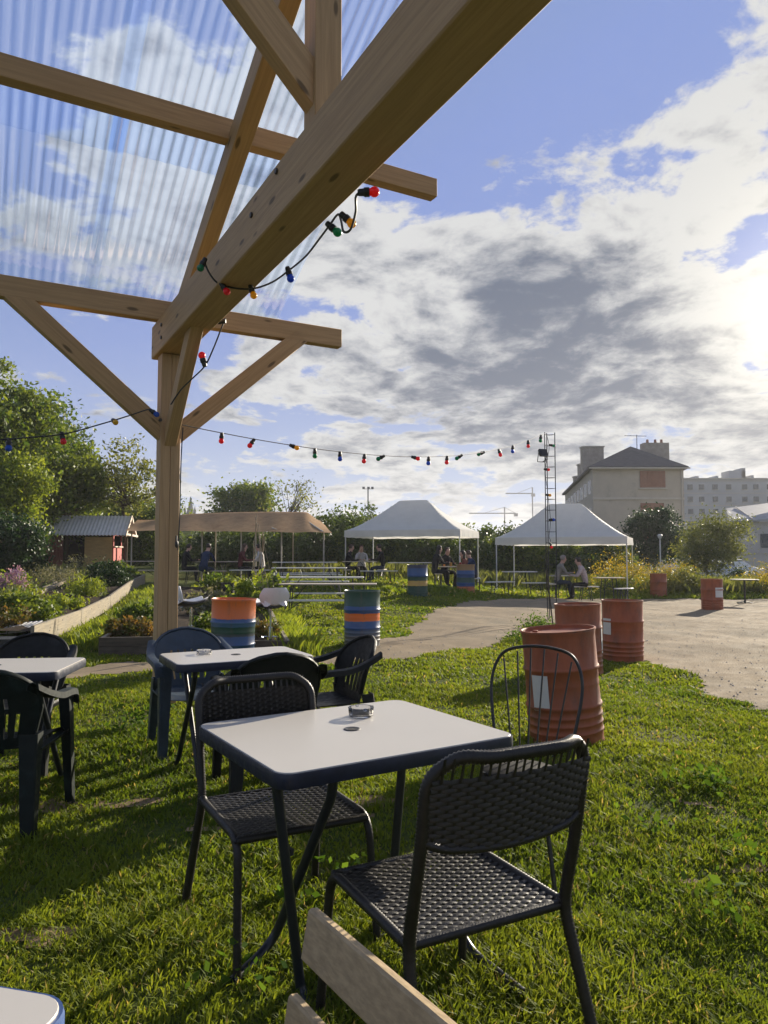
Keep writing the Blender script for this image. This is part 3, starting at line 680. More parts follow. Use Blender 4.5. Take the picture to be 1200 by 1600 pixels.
# woven chairs ------------------------------------------------
weave = mat('black_wicker', (.018, .016, .013), .42, .25, 60, spec=.4, bump=.2, bscale=300)
def wrap_tube(path, r, step=.0045, amp=.10, n=8):
    p = resample(path, step); return p, [r * (1 + (amp if i % 2 else -amp)) for i in range(len(p))]
def woven_chair(label, loc, rz, top=.925, lod=1):
    T = thing('woven_chair', label, 'chair', loc, rz, 'black woven plastic chairs')
    hw = .245; zs = .445; yb = -.235; yf = .26
    lean = lambda z: yb - .01 - .30 * max(0, z - zs) ** 1.25                # y of the back posts
    # back hoop
    def bow(x, z): return -.045 * (1 - (x / hw) ** 2) * S(.62, .85, z)
    hoop = [(-hw - .03, yb - .10, 0), (-hw, yb - .0, zs - .02), (-hw, lean(.6), .6), (-hw, lean(.75), .75), (-hw + .002, lean(.80), .82)]
    hp = fillet([(-hw - .035, yb - .12, 0), (-hw, yb, zs), (-hw, lean(.68), .68), (-hw, lean(.80), top - .05), (-hw + .07, lean(top), top), (-.12, lean(top) - .030, top - .004), (.12, lean(top) - .030, top - .004), (hw - .07, lean(top), top), (hw, lean(.80), top - .05), (hw, lean(.68), .68), (hw, yb, zs), (hw + .035, yb - .12, 0)], .05, 6)
    p, rr = wrap_tube(hp, .0165, .005, .09); MB().tube(p, rr, 8).build('back_frame', weave, T, angle=80)
    # front legs and seat rails (one bent tube each side)
    for s in (-1, 1):
        q = fillet([(s * hw, yb + .01, zs), (s * (hw - .002), yf - .02, zs + .005), (s * (hw + .012), yf + .035, 0)], .075, 8)
        p, rr = wrap_tube(q, .0145, .006, .06); MB().tube(p, rr, 8).build('leg', weave, T, angle=80)
        MB().blob((s * hw, yb + .012, zs + .004), (.017, .02, .017), 10, 7).build('joint', weave, T)
    for y in (yb + .005, yf - .03):
        p, rr = wrap_tube([(-hw, y, zs - .003), (hw, y, zs - .003)], .0135, .005, .08); MB().tube(p, rr, 8).build('seat_rail', weave, T, angle=80)
    # lower back rail
    zb = .69
    lr = smooth_path([(-hw, lean(.71), .715), (-.17, lean(zb) - .02, zb), (0, lean(zb) - .03, zb - .01), (.17, lean(zb) - .02, zb + .002), (hw, lean(.71), .715)], 8)
    p, rr = wrap_tube(lr, .011, .005, .1); MB().tube(p, rr, 8).build('back_rail', weave, T, angle=80)
    # seat weave: flat strands running across over and under stakes
    def ribbon(m, pts, nrm, w, t=.0018):
        vs = []; fs = []; n = len(pts)
        for i, q in enumerate(pts):
            a = pts[max(i - 1, 0)]; b = pts[min(i + 1, n - 1)]; d = (b - a).normalized(); sd = d.cross(nrm(q)).normalized() * w / 2; up = nrm(q) * t
            vs += [q - sd, q + up, q + sd]
        for i in range(n - 1): fs += [(3 * i, 3 * i + 1, 3 * i + 4, 3 * i + 3), (3 * i + 1, 3 * i + 2, 3 * i + 5, 3 * i + 4)]
        m.add(vs, fs)
    ns, nk = 32, 20; m = MB()
    dip = lambda x, y: -.010 * (1 - (x / hw) ** 2) * (1 - ((y) / .26) ** 2)
    for j in range(ns):
        y = yb + .012 + (yf - .045 - yb) * (j + .5) / ns; pts = []
        for i in range(nk * 2 + 1):
            u = i / (nk * 2); x = -hw - .008 + (2 * hw + .016) * u; sgn = math.sin(math.pi * (i / 2 * 1.0 + .5 * (j % 2) * 2) + 0)
            w_ = .0036 * math.cos(math.pi * (i / 2 + j))
            z = zs + .006 + dip(x, y) + w_
            if i in (0, nk * 2): z = zs - .004
            pts.append(Vector((x, y, z)))
        ribbon(m, pts, lambda q: Vector((0, 0, 1)), .0158)
    for i in range(nk):
        x = -hw + 2 * hw * (i + .5) / nk; pts = [Vector((x, yb + .006 + (yf - .04 - yb) * k / 12, zs + .004 + dip(x, 0) * (1 - ((k - 6) / 6) ** 2))) for k in range(13)]
        ribbon(m, pts, lambda q: Vector((0, 0, 1)), .0238)
    m.build('seat', weave, T, kind='stuff', angle=80)
    # back weave
    m = MB(); z0, z1 = .71, .71 + (top - .71) * .74
    def bp(x, z): 
        k = 1 - (x / hw) ** 2; return Vector((x, lean(z) - .030 * k, z - (.026 * k * (1 - (z - z0) / (z1 - z0)) if z < z1 else 0)))
    nb = 16; ks = 20
    for j in range(nb):
        z = z0 + (z1 - z0) * (j + .5) / nb
        pts = []
        for i in range(ks * 2 + 1):
            x = -hw + 2 * hw * i / (ks * 2); q = bp(x, z); q.y += .004 * math.cos(math.pi * (i / 2 + j)); pts.append(q)
        ribbon(m, pts, lambda q: Vector((0, -1, .15)).normalized(), .0124)
    for i in range(ks - 1):
        x = -hw + 2 * hw * (i + 1) / ks; pts = [bp(x, zb + .01 + (top - .012 - zb) * k / 10) for k in range(11)]
        ribbon(m, pts, lambda q: Vector((0, -1, .15)).normalized(), .0085)
    m.build('backrest', weave, T, kind='stuff', angle=80)
    return T
woven_chair('black woven chair in front at right, its back to the viewer', (.168, 2.19, 0), math.atan2(.46, -.24) - math.pi / 2)
woven_chair('black woven chair behind the left side of the large white table, facing the viewer', (-.385, 2.86, 0), math.atan2(-.88, .46) - math.pi / 2, .88)

# wire chair --------------------------------------------------
def wire_chair(label, loc, rz):
    T = thing('wire_chair', label, 'chair', loc, rz)
    def lean(z): return -.19 - .26 * (z - .45)
    hoop = smooth_path([(-.17, -.19, .45), (-.205, lean(.6), .60), (-.225, lean(.78), .78), (-.18, lean(.90), .905), (-.07, lean(.945), .945), (.07, lean(.945), .945), (.18, lean(.90), .905), (.225, lean(.78), .78), (.205, lean(.6), .60), (.17, -.19, .45)], 8)
    MB().tube(hoop, .008, 8).build('back_hoop', black_metal, T)
    for k in range(6):
        u = (k - 2.5) / 2.5; x1 = .17 * u; z1 = .94 - .055 * abs(u) ** 2.2
        MB().tube([(.10 * u, -.195, .45), (x1, lean(z1), z1)], .0045, 6).build('spindle', black_metal, T)
    MB().lathe([(0, .432), (.165, .432), (.175, .426), (.175, .412), (.16, .408), (0, .408)], 30).build('seat', mat('matte_black', (.012, .012, .012), .85, .2, 10, spec=.1), T)
    for (x, y) in ((-1, -1), (1, -1), (-1, 1), (1, 1)):
        MB().tube([(x * .13, y * .13, .435), (x * .205, y * .21, 0)], .010, 8).build('leg', black_metal, T)
    MB().tube([(.16 * math.cos(a), .16 * math.sin(a), .2) for a in np.linspace(0, 2 * math.pi, 25)[:-1]], .005, 6, closed=True).build('foot_ring', black_metal, T)
    return T
wire_chair('slender black metal chair with a hooped spindle back, in front of the nearest red barrel', (.62, 3.42, 0), math.atan2(-.89, -.45) - math.pi / 2)

# moulded plastic armchairs -----------------------------------
def plastic_chair(label, loc, rz, m, group='moulded plastic garden armchairs', arm=True):
    T = thing('plastic_armchair', label, 'chair', loc, rz, group)
    def seat(u, v):
        x = (u - .5) * 2; y = -.20 + .44 * v; w = .215 + .02 * v; z = .425 + .018 * abs(x) ** 3 - .012 * (1 - x * x) * math.sin(math.pi * v) - (.03 * max(0, (v - .85) / .15) ** 2)
        return (x * w, y, z)
    MB().grid(seat, 16, 12).build('seat', m, T, solid=.005)
    def back(u, v):
        x = (u - .5) * 2; z = .42 + .42 * v
        hw = .205 + .055 * min(v / .5, 1)
        if v > .55: hw = .26 * math.sqrt(max(0, 1 - ((v - .55) / .452) ** 2.3))
        hw = max(hw, .03)
        y = -.205 - .10 * v - .035 * v * v + .075 * abs(x * hw / .26) ** 2.2
        return (x * hw, y, z)
    nu, nv = 30, 22
    def skip(i, j):
        if 5 <= i <= 24 and 3 <= j <= 9: return (i - 5) % 3 == 1
        if 7 <= i <= 22 and 11 <= j <= 13: return (i - 5) % 3 == 1
        return False
    MB().grid(back, nu, nv, skip).build('backrest', m, T, solid=.006)
    rim = [Vector(back(u, v)) for (u, v) in [(0, k / 22) for k in range(4, 22)]] + [Vector(back(k / 10, 1)) for k in range(0, 11)] + [Vector(back(1, k / 22)) for k in range(21, 3, -1)]
    MB().tube(smooth_path(rim, 1), .011, 8, sx=1.3).build('back_rim', m, T)
    for s in (-1, 1):
        if arm:
            ap = smooth_path([(s * .252, -.30, .76), (s * .278, -.20, .715), (s * .297, -.06, .675), (s * .300, .10, .665), (s * .296, .20, .640), (s * .29, .235, .56)], 5)
            mm = MB(); vs = []
            for q in ap:
                for (dx, dz) in ((-.031, -.030), (-.027, .002), (0, .010), (.027, .002), (.031, -.030)): vs.append((q.x + dx, q.y, q.z + dz))
            mm.add(vs, [(5 * i + k, 5 * i + k + 1, 5 * i + k + 6, 5 * i + k + 5) for i in range(len(ap) - 1) for k in range(4)]).build('armrest', m, T, solid=.005)
        # legs: angled channels
        def leg(top, bot, wt, wb, cx, cy):
            mm = MB(); vs = []
            for k in range(7):
                t = k / 6; c = Vector(top).lerp(Vector(bot), t); w = wt + (wb - wt) * t
                vs += [(c.x - cx * w, c.y, c.z), (c.x - cx * w * .12, c.y, c.z), (c.x, c.y - cy * w * .12, c.z), (c.x, c.y - cy * w, c.z)]
            mm.add(vs, [(4 * i + k, 4 * i + k + 1, 4 * i + k + 5, 4 * i + k + 4) for i in range(6) for k in range(3)]); return mm
        leg((s * .292, .225, .64), (s * .30, .275, 0), .085, .055, s, 1).build('leg', m, T, solid=.006)
        leg((s * .262, -.25, .50), (s * .275, -.315, 0), .09, .06, s, -1).build('leg', m, T, solid=.006)
        MB().grid(lambda u, v: (s * (.225 + .045 * v), -.20 + .44 * u, .42 + .0 * v - .03 * math.sin(math.pi * v)), 8, 4).build('seat_apron', m, T, solid=.005)
    return T
pl_black = mat('black_plastic', (.010, .011, .010), .58, .2, 12, spec=.25, col2=(.020, .022, .022), col2_lo=.55, col2_hi=.75)
pl_blue = mat('blue_plastic', (.022, .040, .062), .45, .2, 9, col2=(.04, .06, .082), col2_lo=.5, col2_hi=.7)
pl_green = mat('dark_green_plastic', (.008, .013, .011), .6, .2, 12, spec=.2, col2=(.018, .032, .029), col2_lo=.52, col2_hi=.7)
def face(dx, dy): return math.atan2(dy, dx) - math.pi / 2
plastic_chair('blue moulded armchair beside the timber post behind the small white table', (-1.38, 5.45, 0), face(.45, -.85), pl_blue)
plastic_chair('black moulded armchair with a round-topped back behind the woven chair, facing the small table', (-.70, 4.55, 0), face(-.35, .93), pl_black)
plastic_chair('black moulded armchair turned sideways, right of the small white table', (-.40, 5.02, 0), face(-.9, -.42), pl_black)
plastic_chair('dark green moulded armchair at the left edge, its back to the viewer', (-2.03, 4.0, 0), face(-.10, 1), pl_green)
plastic_chair('black moulded armchair at the far side of the left edge table', (-2.45, 5.0, 0), face(.05, -1), pl_black)

# small table behind, table at left, table corner at bottom left
def xlegs(w, d, h=.70):
    a, b = w * .36, d * .36
    return [[(-a, -b, h), (-a, -b, h - .06), (-a, b, .02), (-a, b + .07, .012)], [(-a + .035, b, h), (-a + .035, b, h - .06), (-a + .035, -b, .02), (-a + .035, -b - .07, .012)],
            [(a, -b, h), (a, -b, h - .06), (a, b, .02), (a, b + .07, .012)], [(a - .035, b, h), (a - .035, b, h - .06), (a - .035, -b, .02), (a - .035, -b - .07, .012)]]
e1 = Vector((.88, .47)).normalized(); e2 = Vector((-e1.y, e1.x)); c = Vector((-1.24, 4.52)) + e1 * .44 + e2 * .29
bistro_table('bistro_table', 'smaller white table with a dark edge between the timber post and the woven chair', (c.x, c.y, 0), math.atan2(e1.y, e1.x), .9, .60, .74, xlegs(.9, .6), group='white tables with dark edges')
r_ = ray(319, 1022); ya = r_.y * (-.66) / r_.z; ashtray(319, 1024, ya, 1.0, 'clear glass ashtray on the smaller white table')
bistro_table('bistro_table', 'white table cut off by the left edge between two dark armchairs', (-2.34, 4.50, 0), R(6), .9, .62, .74, xlegs(.9, .62), group='white tables with dark edges')
bistro_table('bistro_table', 'white table corner with a worn blue edge at the bottom left', (-.965, .955, 0), R(-14), .9, .62, .74, xlegs(.9, .62), edge=blue_edge, group='white tables with dark edges')

# bench in the foreground --------------------------------------
bw = mat('weathered_board', (.40, .30, .175), .85, .18, 30, bump=.15, bscale=90, col2=(.28, .21, .125), c2scale=7, col2_lo=.58, col2_hi=.75, stretch=(1, 3, 3), spec=.2)
p0 = P(483, 1418, 1.46); p1d = Vector((.285, -.43, 0)).normalized()
T = thing('garden_bench', 'weathered wooden bench seen from above at the bottom, with only its back boards showing', 'bench', (p0.x, p0.y, 0))
base = (p0.x, p0.y, 0); leanv = Vector((.43, .285, 0)).normalized()
def board(n, a, w, t, L=1.5, up=(0, 0, 1)):
    return timber(n, a, Vector(a) + p1d * L, t, w, bw, T, base, up=up, bevel=.005)
zt = p0.z
upv = (Vector((0, 0, 1)) + leanv * .18).normalized()
board('back_slat', p0 - Vector((0, 0, .047)), .094, .024, up=upv)
p2 = P(452, 1552, 1.49)
board('back_slat', p2 - Vector((0, 0, .047)), .094, .024, up=upv)
for k in range(4):
    a = p0 - leanv * (.14 + .11 * k) - Vector((0, 0, zt - .43)) ; board('seat_slat', a, .028, .095)
for s in (.75, 1.40):
    a = p0 + p1d * s
    timber('bench_leg', a + leanv * .045 - Vector((0, 0, .10)) , a + leanv * .03 + Vector((0, 0, .0)), .05, .05, bw, T, base, up=p1d)
    timber('bench_leg', a - leanv * .46 - Vector((0, 0, zt)), a - leanv * .46 - Vector((0, 0, zt - .41)), .05, .05, bw, T, base, up=p1d)
    timber('bench_rail', a + leanv * .02 - Vector((0, 0, zt - .385)), a - leanv * .48 - Vector((0, 0, zt - .385)), .05, .06, bw, T, base)

# ------------------------------------------------------------------ barrels
def barrel_profile(r, h):
    pr = [(0, h - .022), (r - .022, h - .022), (r - .014, h - .018), (r - .010, h), (r - .002, h + .002), (r + .002, h - .006), (r - .002, h - .02), (r - .004, h - .05)]
    def hoop(z, a=.011, w=.022): return [(r - .004, z + w), (r - .003 + a * .6, z + w * .5), (r - .003 + a, z), (r - .003 + a * .6, z - w * .5), (r - .004, z - w)]
    for z in (.665 * h, ): pr += hoop(z)
    for z in (.56 * h, .49 * h): pr += [(r - .004, z + .02), (r - .008, z), (r - .004, z - .02)]
    pr += hoop(.335 * h)
    for z in (.25 * h, .18 * h, .11 * h): pr += hoop(z, .006, .014)
    pr += [(r - .004, .03), (r, .012), (r, 0), (r - .01, 0)]
    return pr
def band_mat(name, bands, h=.84):
    m = bpy.data.materials.new(name); m.use_nodes = True; t = m.node_tree; b = t.nodes['Principled BSDF']
    tc = nd(t, 'ShaderNodeTexCoord'); v = tc.outputs['Object']; sp = nd(t, 'ShaderNodeSeparateXYZ'); t.links.new(v, sp.inputs[0])
    z = mth(t, 'ADD', mth(t, 'DIVIDE', sp.outputs[2], h), mth(t, 'MULTIPLY', mth(t, 'SUBTRACT', noise(t, v, 14, 4), .5), .035))
    cr = nd(t, 'ShaderNodeValToRGB'); cr.color_ramp.interpolation = 'CONSTANT'; el = cr.color_ramp.elements
    while len(el) > 1: el.remove(el[-1])
    el[0].position = 0; el[0].color = (*bands[0][1], 1)
    for (p, c) in bands[1:]: e = el.new(p); e.color = (*c, 1)
    t.links.new(z, cr.inputs[0])
    n = noise(t, vmt(t, 'MULTIPLY', v, (6, 6, 1.5)), 2, 8, .65)
    c = mixc(t, smooth(t, n, .5, .78, 0, .65), cr.outputs[0], (.10, .085, .07))
    c = mixc(t, smooth(t, noise(t, v, 5, 3), .45, .75, 0, .08), c, (.25, .26, .28), 'MIX')
    t.links.new(c, b.inputs['Base Color']); b.inputs['Roughness'].default_value = .38; return m
cB, cO, cG, cD, cY, cK = (.022, .075, .21), (.66, .145, .02), (.008, .06, .04), (.03, .05, .06), (.50, .30, .05), (.10, .10, .10)
red_paint = mat('red_barrel_paint', (.30, .078, .026), .55, .18, 7, col2=(.16, .06, .03), c2scale=5, col2_lo=.47, col2_hi=.70, stretch=(1, 1, .45), bump=.2, bscale=30)
white_label = mat('white_label', (.62, .62, .60), .5, .05, 12)
def barrel(label, px, Y, m, r=.28, h=.84, tilt=(0, 0), z=None, group=None, rz=0, label_patch=None, cat='barrel'):
    g = G(px, Y); T = thing('steel_barrel', label, cat, g - Vector((0, 0, .01)), 0, group)
    T.rotation_euler = (tilt[0], tilt[1], rz)
    o = MB().lathe(barrel_profile(r, h), 48).build('drum', m, T, angle=50); sd = px * .13
    for v_ in o.data.vertices:
        if .03 < v_.co.z < h - .03:
            a = math.atan2(v_.co.y, v_.co.x); k = 1 + .006 * math.sin(2 * a + v_.co.z * 5 + sd) + .005 * math.sin(5 * a - v_.co.z * 9 + 2 * sd) - .028 * math.exp(-((math.sin((a - sd) / 2) * 2) ** 2 / .10 + (v_.co.z - .40 * h) ** 2 / .010))
            v_.co.x *= k; v_.co.y *= k
    MB().lathe([(r - .001, h - .004), (r + .006, h + .0), (r + .0055, h + .009), (r - .006, h + .010), (r - .010, h + .002)], 48).build('rim', m, T, angle=60)
    for (a, q) in ((-.4, .035), (2.5, .022)):
        MB().lathe([(q, -.004), (q, .010), (q * .8, .013), (0, .013)], 14, (.19 * math.cos(a), .19 * math.sin(a), h - .021)).build('bung', m, T)
    if label_patch:
        a0, a1, z0, z1 = label_patch
        MB().lathe([(r + .0025, z0), (r + .0025, z1)], 10, a0=R(a0), a1=R(a1)).build('label_patch', white_label, T)
    return T
RB = 'red steel barrels along the gravel edge'; PB = 'barrels painted in coloured stripes'
barrel('nearest red steel barrel, leaning slightly in the grass beside the wire chair', 881, 5.75, red_paint, group=RB, tilt=(0, R(-4)), label_patch=(207, 236, .27, .53))
barrel('red barrel directly behind the nearest one, white panel on its right side', 903, 9.25, red_paint, group=RB, tilt=(0, R(-1.5)), label_patch=(-33, 8, .25, .59))
barrel('red barrel standing to the right of the overlapping pair', 970, 10.5, red_paint, group=RB, label_patch=(186, 219, .38, .60))
barrel('distant red barrel by the yellow bushes at the far edge of the gravel', 1027, 25.9, red_paint, group=RB)
barrel('red barrel with a white label standing out on the open gravel', 1110, 20.2, red_paint, group=RB, label_patch=(-96, -42, .36, .62))
barrel('striped barrel with a broad orange top beside the white stool', 365, 9.5, band_mat('stripes', [(0, (.16, .12, .10)), (.06, cB), (.27, (.03, .08, .16)), (.33, cB), (.44, cB), (.46, cD), (.50, cG), (.60, (.05, .13, .24)), (.67, cB), (.72, cO), (1, cO)]), group=PB, tilt=(0, R(1)))
barrel('dark green barrel with one orange stripe at the end of the bench tables', 566, 11.55, band_mat('stripes', [(0, cK), (.2, (.06, .09, .14)), (.30, cB), (.42, cB), (.46, cO), (.60, cB), (.73, cG), (1, cG)]), group=PB)
barrel('blue barrel with a yellow stripe in the long grass under the left tent', 652, 21.2, band_mat('stripes', [(0, cG), (.33, cY), (.5, cG), (.62, cB), (.9, (.04, .05, .09))], .88), .2925, .88, group=PB)
barrel('blue barrel with an orange foot by the right leg of the left tent', 727, 23.6, band_mat('stripes', [(0, (.52, .15, .05)), (.22, cB), (.36, cG), (.54, cB), (.8, (.30, .17, .06))], .88), .2925, .88, group=PB)

# ------------------------------------------------------------------ bar stools
stool_white = mat('stool_white', (.66, .66, .66), .35, .03, 8); chrome = mat('chrome', (.62, .63, .65), .16, .05, 10, metal=1)
black_pl = mat('stool_black', (.02, .02, .02), .4, .2, 10)
def stool(label, px, Y, rz):
    T = thing('bar_stool', label, 'stool', G(px, Y), rz, 'white bar stools by the raised beds')
    MB().lathe([(0, .03), (.04, .028), (.18, .012), (.205, .004), (.205, 0), (0, 0)], 28).build('base', chrome, T)
    MB().lathe([(.028, .02), (.028, .42), (.018, .425), (.018, .70)], 14).build('pole', chrome, T)
    MB().tube([(.11 * math.cos(a), .11 * math.sin(a) + .06, .28) for a in np.linspace(-.6, 3.74, 16)], .009, 6).build('footrest', chrome, T)
    def shell(top):
        def fn(u, v):
            x = (u - .5) * 2; t = v
            if t < .55: y = .20 - .40 * t / .55; z = .735 - .035 * math.sin(math.pi * t / .55) + .02 * (1 - t / .55) ** 2
            else:
                k = (t - .55) / .45; y = -.20 - .05 * math.sin(k * 1.5); z = .735 + .24 * k
            w = .215 * (1 - .35 * abs(2 * min(t / .55, 1) - 1) ** 3 if t < .55 else .72 + .28 * math.sin(math.pi * (t - .55) / .45)) 
            return (x * w * (1.0 if top else .96), y + (.05 * x * x if t > .6 else 0), z + .055 * x * x * (1 if t < .55 else .0) - (0 if top else .018))
        return fn
    MB().grid(shell(True), 14, 24).build('seat', stool_white, T, solid=.012)
    MB().grid(shell(False), 14, 13, lambda i, j: j > 6).build('seat_underside', black_pl, T, solid=.012)
    MB().tube([(-.03, -.02, .70), (-.16, -.10, .66)], .006, 6).build('lever', chrome, T)
    return T
stool('white bar stool between the timber post and the orange striped barrel, turned sideways', 300, 10.3, R(-60))
stool('white bar stool with a curved back to the right of the orange striped barrel', 424, 10.3, R(25))

# ------------------------------------------------------------------ beer tables and benches
ply = mat('beer_table_top', (.52, .44, .33), .45, .12, 4, col2=(.40, .33, .24), c2scale=2); steel_green = mat('dark_steel', (.015, .02, .02), .5, .2, 20)
pale_top = mat('pale_table_top', (.62, .60, .56), .4, .05, 4)
def beer(kind, label, px, Y, rz=0, L=2.1, top=None, zoff=0):
    g = G(px, Y); h, w = (.75, .50) if kind == 'table' else (.45, .25)
    T = thing('beer_table' if kind == 'table' else 'beer_bench', label, kind, g + Vector((0, 0, zoff)), rz, 'folding beer tables' if kind == 'table' else 'folding beer benches')
    n = 1 if kind != 'table' else 1
    MB().box((0, 0, h - .014), (L, w, .028)).build('board', top or ply, T, bevel=.004, seg=1)
    for s in (-1, 1):
        x = s * (L / 2 - .28)
        MB().tube([(x, -w * .42, h - .03), (x + s * .06, -w * .40, .0), (x + s * .06, w * .40, .0), (x, w * .42, h - .03)], .014, 6).build('leg', steel_green, T)
        MB().tube([(x, 0, h * .45), (x - s * .32, 0, h - .03)], .010, 6).build('strut', steel_green, T)
    return T
LT = [(501, 18.4, 0, 'beer table with a pale top in the middle of the row left of the tents', pale_top), (513, 16.5, 0, 'nearest beer table of the row, one end over the green barrel', ply),
      (484, 21.5, 0, 'third beer table from the front, left of the left tent', pale_top), (477, 25.0, 0, 'farthest beer table of the row under the brown canopy edge', pale_top)]
for (px, Y, rz, lb, tp) in LT: beer('table', lb, px, Y, R(rz), 2.15, tp)
for (px, Y, lb) in [(497, 17.5, 'beer bench standing between the two nearest beer tables'), (505, 15.75, 'beer bench in front of the nearest beer table'), (486, 20.4, 'beer bench in front of the third beer table'), (480, 23.6, 'beer bench in front of the farthest beer table'), (482, 22.6, 'beer bench directly behind the third beer table')]:
    beer('bench', lb, px, Y, 0, 2.1, pale_top)
beer('table', 'table with three people under the left side of the left tent', 562, 27.2, R(4), 1.25)
beer('bench', 'bench of the seated trio beneath the left tent, nearer the viewer', 592, 25.6, R(4), 1.3, pale_top)
beer('bench', 'bench on the far left of the left tent where the dark-clothed person sits', 546, 27.2, R(84), 1.1)
beer('bench', 'bench under the person in the white-edged jacket in the left tent', 597, 27.2, R(84), 1.1)
beer('table', 'empty beer table in the middle of the left tent', 640, 26.4, R(0), 1.55, pale_top)
beer('table', 'laden beer table with food at the right end of the left tent', 705, 25.0, R(2), 1.3)
beer('bench', 'bench on the left of the laden table', 684, 25.0, R(88), 1.2)
beer('bench', 'bench on the right of the laden table', 744, 24.9, R(84), 1.2, pale_top)
beer('table', 'empty white table at the left end of the right tent', 811, 25.0, R(6), 1.1, pale_top)
beer('bench', 'short bench left of the empty white table in the right tent', 780, 23.4, R(25), 1.0, pale_top)
beer('bench', 'short bench right of the empty white table in the right tent', 836, 24.2, R(6), .9, pale_top)
beer('table', 'table between the two seated people in the right tent', 878, 24.0, R(2), .85, pale_top)
beer('bench', 'bench under the person in the pale shirt in the right tent', 914, 23.6, R(0), .8, pale_top)
beer('bench', 'bench under the person in grey beside the mast', 862, 23.8, R(80), .9)
beer('table', 'table at the right end of the right tent by the yellow bush', 950, 23.8, R(0), .9)
beer('bench', 'short bench beneath the right corner of the right tent', 973, 22.8, R(30), .6, pale_top)
beer('table', 'beer table under the brown canopy where a person in dark red sits', 368, 26.0, R(0), 1.3)
beer('table', 'beer table beneath the canopy beside the person in the blue jacket', 330, 26.2, R(0), 1.2)
beer('table', 'beer table between the red shed and the timber post', 222, 27.0, R(4), 1.6)
beer('bench', 'beer bench in front of the table beside the shed', 222, 25.4, R(4), 1.6)
beer('bench', 'beer bench below the canopy in front of the blue jacket', 318, 25.2, R(0), 1.6)
beer('bench', 'beer bench below the canopy under the person in dark red', 392, 25.2, R(0), 1.4, pale_top)

# ------------------------------------------------------------------ people
skin_m = mat('skin', (.45, .26, .18), .6, .08, 20)
def cloth(n, c): return mat('cloth_' + n, c, .85, .2, 12, spec=.2)
hairs = {'dark': mat('hair_dark', (.02, .014, .010), .6, .3, 40), 'brown': mat('hair_brown', (.07, .038, .02), .6, .3, 40), 'grey': mat('hair_grey', (.25, .22, .19), .6, .2, 40)}
def person(label, px, Y, rz, shirt, trousers, hair='dark', pose='table', long_hair=False, scale=1.0, lean=0.12, head=0.0, zoff=0.0):
    T = thing('person', label, 'person', G(px, Y) + Vector((0, 0, zoff)), rz); T.scale = (scale,) * 3
    L = lean; V = []; Rr = []; E = []
    def v(p, r): V.append(Vector(p)); Rr.append(r); return len(V) - 1
    pel = v((0, -.02, .53), (.150, .125)); wa = v((0, .01 + L * .2, .70), (.135, .10)); ch = v((0, .0 + L * .7, .90), (.165, .112)); sh = v((0, -.01 + L, 1.02), (.115, .085)); nk = v((0, .02 + L * 1.15, 1.11), (.052, .055))
    h0 = v((0, .045 + L * 1.3, 1.19), (.070, .082)); h1 = v((0, .045 + L * 1.35 + head * .02, 1.28), (.074, .092)); h2 = v((0, .03 + L * 1.35, 1.345), (.045, .055))
    E += [(pel, wa), (wa, ch), (ch, sh), (sh, nk), (nk, h0), (h0, h1), (h1, h2)]
    ns = v((0, .045 + L * 1.33 + .095, 1.245), (.014, .012)); E.append((h0, ns))
    for s in (-1, 1):
        hp = v((s * .10, .04, .50), (.095, .09)); kn = v((s * .14, .44, .50), (.068, .065)); an = v((s * .13, .46 - .05 * s, .09), (.042, .045)); ft = v((s * .14, .60 - .05 * s, .04), (.035, .03))
        E += [(pel, hp), (hp, kn), (kn, an), (an, ft)]
        so_ = v((s * .175, -.01 + L, 1.0), (.062, .06)); E.append((sh, so_))
        if pose == 'face' and s == 1: el = v((s * .20, .25 + L, .80), (.044, .042)); ha = v((s * .05, .17 + L * 1.3, 1.16), (.030, .030))
        elif pose == 'down': el = v((s * .24, .06 + L, .76), (.045, .043)); ha = v((s * .17, .26, .60), (.030, .032))
        else: el = v((s * .235, .12 + L, .77), (.045, .043)); ha = v((s * .12, .42 + L * .4, .80), (.030, .028))
        fi = v(tuple(Vector(V[ha]) + (Vector(V[ha]) - Vector(V[el])).normalized() * .10), (.022, .014))
        E += [(so_, el), (el, ha), (ha, fi)]
    me = bpy.data.meshes.new('t'); me.from_pydata(V, E, []); o = bpy.data.objects.new('t', me); COL.objects.link(o)
    md = o.modifiers.new('s', 'SKIN'); md.use_smooth_shade = True
    for i, r in enumerate(Rr): o.data.skin_vertices[0].data[i].radius = r
    o.data.skin_vertices[0].data[0].use_root = True
    o.modifiers.new('ss', 'SUBSURF').levels = 1
    dg = bpy.context.evaluated_depsgraph_get(); bm_ = bpy.data.meshes.new_from_object(o.evaluated_get(dg)); bpy.data.objects.remove(o)
    bm_.name = 'body'; bm_.materials.clear()
    for m_ in (skin_m, shirt, trousers): bm_.materials.append(m_)
    ends = [V[i] for i in range(len(V))]; hands = [V[e[1]] for e in E if Rr[e[1]] == (.022, .014)]
    for p in bm_.polygons:
        c = p.center
        if c.z > 1.10 or any((c - h).length < .085 for h in hands): k = 0
        elif c.z > .575 or (c.z > .5 and c.y < -.0 and False): k = 1
        else: k = 2
        p.material_index = k
    b = bpy.data.objects.new('body', bm_); COL.objects.link(b); b.parent = T
    hc = V[h1]
    m = MB().blob((0, hc.y - .020, 1.285), (.084, .102, .092), 16, 12, lambda d: 1.0 if (d.y < .35 or d.z > .45) else .78)
    if long_hair: m.blob((0, hc.y - .07, 1.14), (.10, .062, .17), 14, 10)
    m.build('hair', hairs[hair], T)
    return T
kB, kN, kG = cloth('black', (.014, .014, .016)), cloth('navy', (.02, .035, .075)), cloth('grey', (.22, .20, .17))
